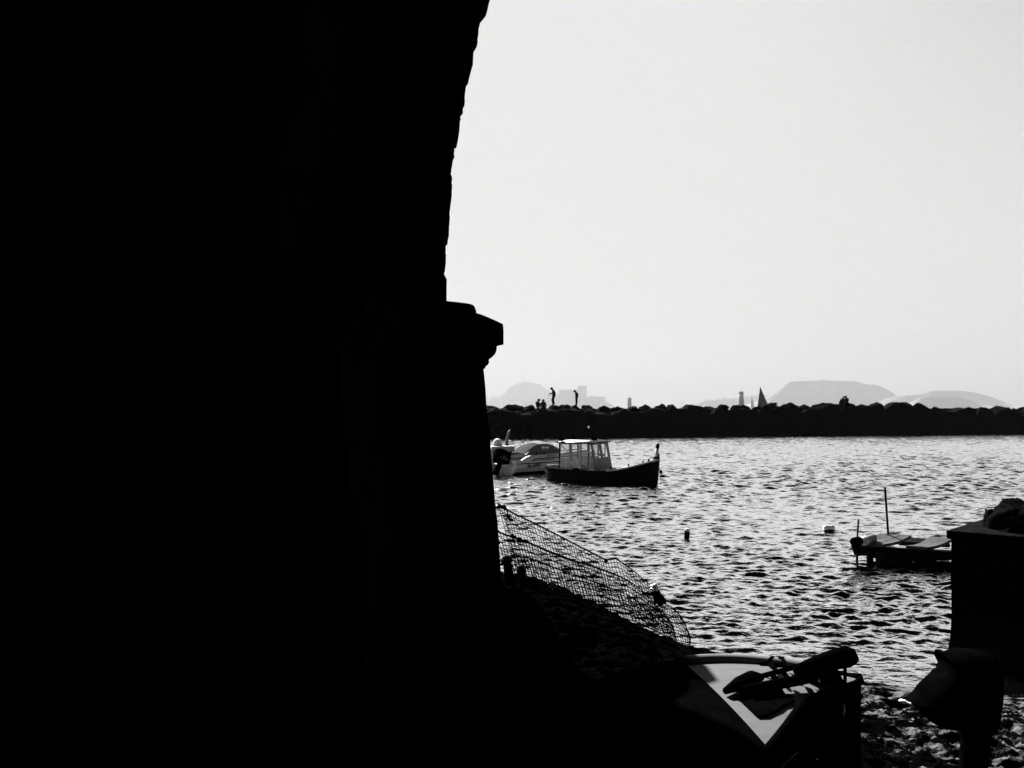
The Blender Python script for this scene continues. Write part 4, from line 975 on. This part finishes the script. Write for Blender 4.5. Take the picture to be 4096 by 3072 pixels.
b = MB(); b.tube([up(3380, 2655, 1.18), P(3380, 2735, up(3380, 2655, 1.18).y)], .011, 6); b.build('stay', M['black'], dg_, world=True)
# anchor flukes lying below the frame
b = MB(); zz = 1.05
b.prism([up(x, y, zz) for x, y in ((2960, 2755), (3060, 2765), (3130, 2755), (3142, 2778), (3160, 2778), (3172, 2786), (3178, 2798), (3135, 2816), (3120, 2830), (3068, 2858), (3030, 2862), (2960, 2800))], (0, 0, -.015)); b.build('anchor_fluke', M['black'], dg_, world=True)
# bow cleat with two horns
b = MB(); zc2 = 1.11
def cl(pts, r): b.tube([up(x, y, zc2) for x, y in pts], r, 8)
cl([(3030, 2650), (3045, 2655), (3070, 2655), (3095, 2662), (3130, 2660)], [.010, .016, .017, .018, .016])
cl([(3068, 2652), (3080, 2640), (3086, 2631), (3093, 2628)], [.016, .013, .012, .009])
cl([(3135, 2662), (3136, 2645), (3130, 2634), (3116, 2629)], [.018, .014, .013, .010])
cl([(3085, 2662), (3100, 2675), (3112, 2694)], [.019, .015, .010]); cl([(3132, 2656), (3145, 2668), (3160, 2672)], [.018, .014, .012])
b.build('cleat', M['black'], dg_, True, world=True)
# dark bow casing at the right with bright fittings
b = MB(); b.prism([P(x, y, 4.93) for x, y in ((3240, 2704), (3260, 2690), (3345, 2665), (3362, 2690), (3372, 2712), (3385, 2740), (3396, 2780), (3403, 2830), (3400, 2900), (3392, 3000), (3384, 3110), (3180, 3110), (3150, 2960), (3262, 2800), (3238, 2782), (3241, 2740))], (0, .16, 0)); bevel(b.build('bow_casing', M['black'], dg_, world=True), .02)
b = MB(); b.tube([P(3372, 2815, 4.9), P(3375, 2845, 4.9), P(3371, 2862, 4.9)], [.010, .013, .006], 8); b.tube([P(3244, 2762, 4.9), P(3240, 2775, 4.9)], .008, 8)
for x, y in ((3246, 2704), (3242, 2721)): b.lathe([(.002, -.009), (.009, -.004), (.009, .004), (.002, .009)], P(x, y, 4.9), 10)
b.tube([P(3271, 2712, 4.92), P(3280, 2730, 4.92)], .006, 6)
b.build('bright_fitting', M['plastic'], dg_, True, world=True)
b = MB(); b.lathe([(.001, -.004), (.006, 0), (.001, .004)], P(3268, 3037, 4.4), 8); b.tube([P(3120, 3080, 4.3), P(3150, 3045, 4.3), P(3175, 3022, 4.3), P(3195, 3009, 4.3)], .0025, 5); b.build('stay_wire', M['plastic'], dg_, world=True)

# ================================================================ BUNDLE ON A POST, RIGHT FOREGROUND
dP = 5.1
pt = thing('wooden_post', 'thick dark post in the right foreground carrying a lumpy bundle', 'post', P(3896, 3200, dP))
b = MB(); b.tube([P(3890, 3240, dP), P(3893, 3072, dP), P(3905, 2930, dP), P(3915, 2840, dP)], [.082, .084, .090, .092], 14); b.build('shaft', M['black'], pt, True, world=True)
ol = [(3765, 2612), (3774, 2606), (3785, 2610), (3800, 2618), (3850, 2600), (3960, 2610), (3985, 2700), (3978, 2790), (3968, 2880), (3955, 2915), (3855, 2917), (3800, 2908), (3765, 2899), (3712, 2880), (3688, 2848), (3665, 2830), (3648, 2812), (3675, 2783), (3690, 2762), (3714, 2741), (3746, 2710), (3776, 2683), (3786, 2646), (3772, 2625)]
ol2 = []
for (x0, y0), (x1, y1) in zip(ol, ol[1:] + ol[:1]): ol2 += [(x0, y0), ((x0 + x1) / 2, (y0 + y1) / 2)]
b = MB(); n_ = len(ol2); cen = P(3860, 2770, dP); rows = []
for j in range(9):
    f_ = -1 + 2 * j / 8; sc = max(.03, (1 - abs(f_) ** 3) ** .4)
    rows.append([cen.lerp(P(x + random.uniform(-4, 4) * (k % 2), y + random.uniform(-3, 3) * (k % 2), dP), sc) + Vector((0, f_ * .2, 0)) for k, (x, y) in enumerate(ol2)])
b.grid(rows, True); b.add(rows[0], [tuple(range(n_))]); b.add(rows[-1], [tuple(range(n_))[::-1]])
bu = b.build('covered_bundle', M['black'], None, True); tag(bu, 'dark lumpy tarpaulin bundle on top of the thick foreground post', 'bundle')
t = thing('plastic_bottle', 'bright pale bottle lying on the rocks left of the foreground bundle', 'bottle', PZ(3612, 2806, .42))
b = MB(); a = PZ(3596, 2801, .42); c = PZ(3646, 2815, .42); ps = lerp_path([a, a.lerp(c, .5), c], 9); b.tube(ps, [.006, .014, .016, .016, .015, .008, .005, .007, .007], 10); b.build('body', M['plastic'], t, True, world=True)
b = MB(); b.tube([c, c + (c - a).normalized() * .015], .009, 8); b.build('cap', M['white'], t, world=True)

# ================================================================ PEOPLE ON THE BREAKWATER
def person(px, py, d, joints, label, extra=None, scale=1.0, rz=0.0, bulk=1.0):
    base = P(px, py, d); t = thing('person', label, 'person', base, rz)
    V = []; E = []; Rd = []; idx = {}
    def v(name, co, r): idx[name] = len(V); V.append(tuple(c * scale for c in co)); Rd.append(r * scale); return idx[name]
    def e(a, b_): E.append((idx[a], idx[b_]))
    J = joints
    for n_, r in (('pelvis', .135), ('waist', .13), ('chest', .155), ('neck', .062), ('head', .118), ('crown', .092)): v(n_, J[n_], r)
    for a, b_ in (('pelvis', 'waist'), ('waist', 'chest'), ('chest', 'neck'), ('neck', 'head'), ('head', 'crown')): e(a, b_)
    hd = Vector(J['head']); fw = Vector(J['face']).normalized()
    v('nose', hd + fw * .115 - Vector((0, 0, .01)), .018); e('head', 'nose'); v('chin', hd + fw * .075 - Vector((0, 0, .085)), .035); e('head', 'chin')
    for s_ in 'LR':
        v('sh' + s_, J['sh' + s_], .072); e('chest', 'sh' + s_)
        v('el' + s_, J['el' + s_], .072); e('sh' + s_, 'el' + s_)
        v('wr' + s_, J['wr' + s_], .042); e('el' + s_, 'wr' + s_)
        ax = (Vector(J['wr' + s_]) - Vector(J['el' + s_])).normalized(); sd = ax.cross(Vector((0, 0, 1))); sd = sd.normalized() if sd.length > .05 else Vector((1, 0, 0)); nm = ax.cross(sd)
        w0 = Vector(J['wr' + s_]); v('pa' + s_, w0 + ax * .07, .036); e('wr' + s_, 'pa' + s_)
        for k in range(4):
            q = w0 + ax * .095 + sd * (k - 1.5) * .021; ln = (.065, .078, .072, .055)[k]
            v('f%d' % k + s_, q, .010); e('pa' + s_, 'f%d' % k + s_); v('g%d' % k + s_, q + ax * ln * .55 + nm * .008, .009); e('f%d' % k + s_, 'g%d' % k + s_); v('h%d' % k + s_, q + ax * ln * .9 + nm * .035, .007); e('g%d' % k + s_, 'h%d' % k + s_)
        q = w0 + ax * .045 + sd * .04; v('t0' + s_, q, .013); e('pa' + s_, 't0' + s_); v('t1' + s_, q + ax * .045 + sd * .02, .010); e('t0' + s_, 't1' + s_)
        v('hp' + s_, J['hp' + s_], .14); e('pelvis', 'hp' + s_)
        v('kn' + s_, J['kn' + s_], .118); e('hp' + s_, 'kn' + s_)
        v('an' + s_, J['an' + s_], .10); e('kn' + s_, 'an' + s_)
        v('to' + s_, J['to' + s_], .058); e('an' + s_, 'to' + s_)
    me = bpy.data.meshes.new('body'); me.from_pydata(V, E, []); o = bpy.data.objects.new('body', me); COL.objects.link(o)
    sk = o.modifiers.new('skin', 'SKIN'); sk.use_smooth_shade = True
    for i, r in enumerate(Rd): me.skin_vertices[0].data[i].radius = (r, r)
    me.skin_vertices[0].data[0].use_root = True
    ss = o.modifiers.new('sub', 'SUBSURF'); ss.levels = ss.render_levels = 2
    dg = bpy.context.evaluated_depsgraph_get(); m2 = bpy.data.meshes.new_from_object(o.evaluated_get(dg)); o.modifiers.clear(); o.data = m2; m2.name = 'body'
    m2.materials.clear(); m2.materials.append(M['cloth']); o.parent = t
    # hair or cap
    b = MB(); c = hd * scale; rr = .134 * scale; up_ = (Vector(J['crown']) - hd).normalized(); q0 = up_.to_track_quat('Z', 'Y').to_matrix()
    b.lathe([(rr * .98, -.03 * scale), (rr * 1.04, .02 * scale), (rr * .92, .075 * scale), (rr * .55, .115 * scale), (.005, .128 * scale)], c, 14, q0)
    hw_ = extra or 'hair'
    if hw_ == 'cap':
        bk = -fw if J.get('cap_back') else fw; sdv = bk.cross(up_).normalized()
        pts_ = [c + bk * rr * .8 + sdv * rr * .7, c + bk * rr * 1.75 + sdv * rr * .45 - up_ * .01, c + bk * rr * 1.75 - sdv * rr * .45 - up_ * .01, c + bk * rr * .8 - sdv * rr * .7]
        b.prism(pts_, up_ * .018)
    elif hw_ == 'tousled':
        rs = random.Random(3)
        for k in range(26):
            dv = Vector((rs.gauss(0, 1), rs.gauss(0, 1), abs(rs.gauss(0, 1)) + .1)).normalized(); b.tube([c + dv * rr * .85, c + dv * rr * 1.3 + fw * .02], [.02, .006], 4)
    b.build('cap' if hw_ == 'cap' else 'hair', M['cloth'], t, True)
    # jacket or shirt hem so the clothes read against the sky
    b = MB(); wv, ch, pv = Vector(J['waist']), Vector(J['chest']), Vector(J['pelvis'])
    cs = [(ch + Vector((0, 0, .09)), .10), (ch, .185), (wv.lerp(ch, .5), .18), (wv, .165), (pv.lerp(wv, .3), .175), (pv - Vector((0, 0, .03)), .18)]
    rws = []
    for p_, r_ in cs: r_ *= bulk * 1.18; rws.append([(p_ + Vector((r_ * .82 * math.cos(a_), r_ * 1.08 * math.sin(a_), 0))) * scale for a_ in np.linspace(0, 2 * math.pi, 17)[:-1]])
    b.grid(rws, True); b.build('jacket', M['cloth'], t, True)
    return t
def stand(lean=.06, bend=.0, headf=.1, face=(-1, 0, -.5)):
    J = dict(pelvis=(.03, 0, .90), waist=(.05, 0, 1.08), chest=(.02, 0, 1.30), neck=(-.04, 0, 1.47), head=(-.10, 0, 1.57), crown=(-.10, 0, 1.64), face=face)
    for s_, y in (('L', -1), ('R', 1)):
        J['sh' + s_] = (.02, y * .19, 1.40); J['hp' + s_] = (.03, y * .09, .86)
        J['kn' + s_] = (-.01, y * .10, .47); J['an' + s_] = (.03, y * .09, .08); J['to' + s_] = (-.13, y * .11, .035)
    return J
# man reaching out over the rocks
J = stand(face=(-1, 0, -.75)); 
J.update(head=(-.16, 0, 1.57), crown=(-.17, 0, 1.655), neck=(-.06, 0, 1.46), chest=(.03, 0, 1.28), waist=(.07, 0, 1.06), pelvis=(.06, 0, .88), shL=(.02, -.19, 1.38), shR=(.02, .19, 1.38), elL=(-.02, -.24, 1.10), wrL=(-.26, -.18, 1.12), elR=(-.0, .22, 1.09), wrR=(-.26, .12, 1.10))
J.update(hpL=(.05, -.09, .84), hpR=(.05, .09, .84), knL=(-.10, -.10, .46), knR=(-.03, .10, .47), anL=(.02, -.1, .08), anR=(.10, .1, .09), toL=(-.12, -.11, .035), toR=(-.04, .12, .04))
dper = crest_d(2213) + .1
person(2213, 1620, dper, J, 'person standing on the rocks in dark clothes holding out a small reel', scale=.97)
b = MB(); c = P(2196, 1581, dper); b.lathe([(.06, -.02), (.065, 0), (.06, .02)], c, 12, Matrix.Rotation(R(60), 3, 'Y')); b.tube([c, c + Vector((.12, 0, .07))], .02, 6); b.tube([c + Vector((.1, 0, .06)), c + Vector((.13, 0, .16))], .012, 5); b.tube([c + Vector((.06, 0, .03)), c + Vector((.24, 0, .02))], .008, 4)
tag(b.build('fishing_reel', M['black']), 'small hand reel held out by the standing man', 'reel')
# boy looking down
J = stand(face=(-1, 0, -.9)); J.update(head=(-.15, 0, 1.53), crown=(-.19, 0, 1.60), neck=(-.05, 0, 1.45), shL=(.03, -.19, 1.37), shR=(.03, .19, 1.37), chest=(.05, 0, 1.28), waist=(.07, 0, 1.07), elL=(.06, -.24, 1.12), wrL=(-.10, -.12, 1.20), elR=(.06, .24, 1.12), wrR=(-.10, .1, 1.2))
J.update(knL=(.02, -.1, .46), knR=(.02, .1, .46))
person(2305, 1622, crest_d(2305), J, 'person with tousled hair standing on the pointed boulder, looking down at his hands', 'tousled', scale=.86)
# two people half hidden among the rocks at left
J = stand(face=(1, 0, -.7)); J.update(head=(.12, 0, 1.54), crown=(.15, 0, 1.62), neck=(.05, 0, 1.45), chest=(-.02, 0, 1.27), shL=(.0, -.21, 1.36), shR=(-.04, .21, 1.36), elL=(.12, -.26, 1.13), wrL=(.24, -.16, 1.04), elR=(.04, .26, 1.12), wrR=(.22, .14, 1.02), cap_back=True)
person(2151, 1664, crest_d(2151) - .3, J, 'person in a backwards cap bending right, half hidden by the rocks', 'cap', scale=.95, bulk=1.3)
J = stand(face=(0, 1, -.2)); J.update(pelvis=(0, 0, .9), waist=(0, 0, 1.08), chest=(0, 0, 1.28), neck=(.0, .02, 1.45), head=(.0, .03, 1.56), crown=(.0, .02, 1.64), shL=(-.2, 0, 1.36), shR=(.2, 0, 1.36), elL=(-.30, 0, 1.10), wrL=(-.27, .1, .86), elR=(.28, 0, 1.10), wrR=(.25, .1, .86), hpL=(-.1, 0, .86), hpR=(.1, 0, .86), knL=(-.12, 0, .46), knR=(.12, 0, .46), anL=(-.12, 0, .08), anR=(.12, 0, .08), toL=(-.12, .15, .04), toR=(.12, .15, .04))
person(2173, 1667, crest_d(2173) - .3, J, 'person seen from behind beside the one in the cap, low among the rocks', scale=.95, bulk=1.2)
# couple sitting close together
def sit(side):
    s = side; J = dict(pelvis=(0, 0, .12), waist=(s * .02, 0, .3), chest=(-s * .02, 0, .5), neck=(-s * .07, 0, .66), head=(-s * .11, 0, .77), crown=(-s * .12, 0, .85), face=(-s * .6, .8, -.1))
    for q, y in (('L', -1), ('R', 1)):
        J['sh' + q] = (y * .17, 0, .57); J['el' + q] = (y * .24, .1, .34); J['wr' + q] = (y * .12, .28, .26); J['hp' + q] = (y * .10, .03, .12); J['kn' + q] = (y * .14, .42, .34); J['an' + q] = (y * .12, .56, -.04); J['to' + q] = (y * .13, .7, -.06)
    return J
dk_ = crest_d(3380) - .35
person(3371, 1615.5, dk_, sit(-1), 'left person of the couple sitting close together on a boulder, seen from behind', scale=.86)
person(3387, 1614.5, dk_ + .12, sit(1), 'right person of the seated couple, hood or long hair, leaning in', 'tousled', scale=.88)

# ================================================================ HAZE
HAZE = .6e-4
hm = bpy.data.materials.new('sea_haze'); hm.use_nodes = True; t = hm.node_tree; t.nodes.remove(t.nodes['Principled BSDF'])
pv = t.nodes.new('ShaderNodeVolumePrincipled'); pv.inputs['Color'].default_value = (.212, .212, .212, 1); pv.inputs['Density'].default_value = HAZE
pv.inputs['Anisotropy'].default_value = .15; pv.inputs['Density Attribute'].default_value = ''
t.links.new(pv.outputs[0], t.nodes['Material Output'].inputs['Volume'])
b = MB(); b.box((0, 17500, 898.5), (80000, 41000, 1803)); hz = b.build('haze', hm); tag(hz, kind='stuff')
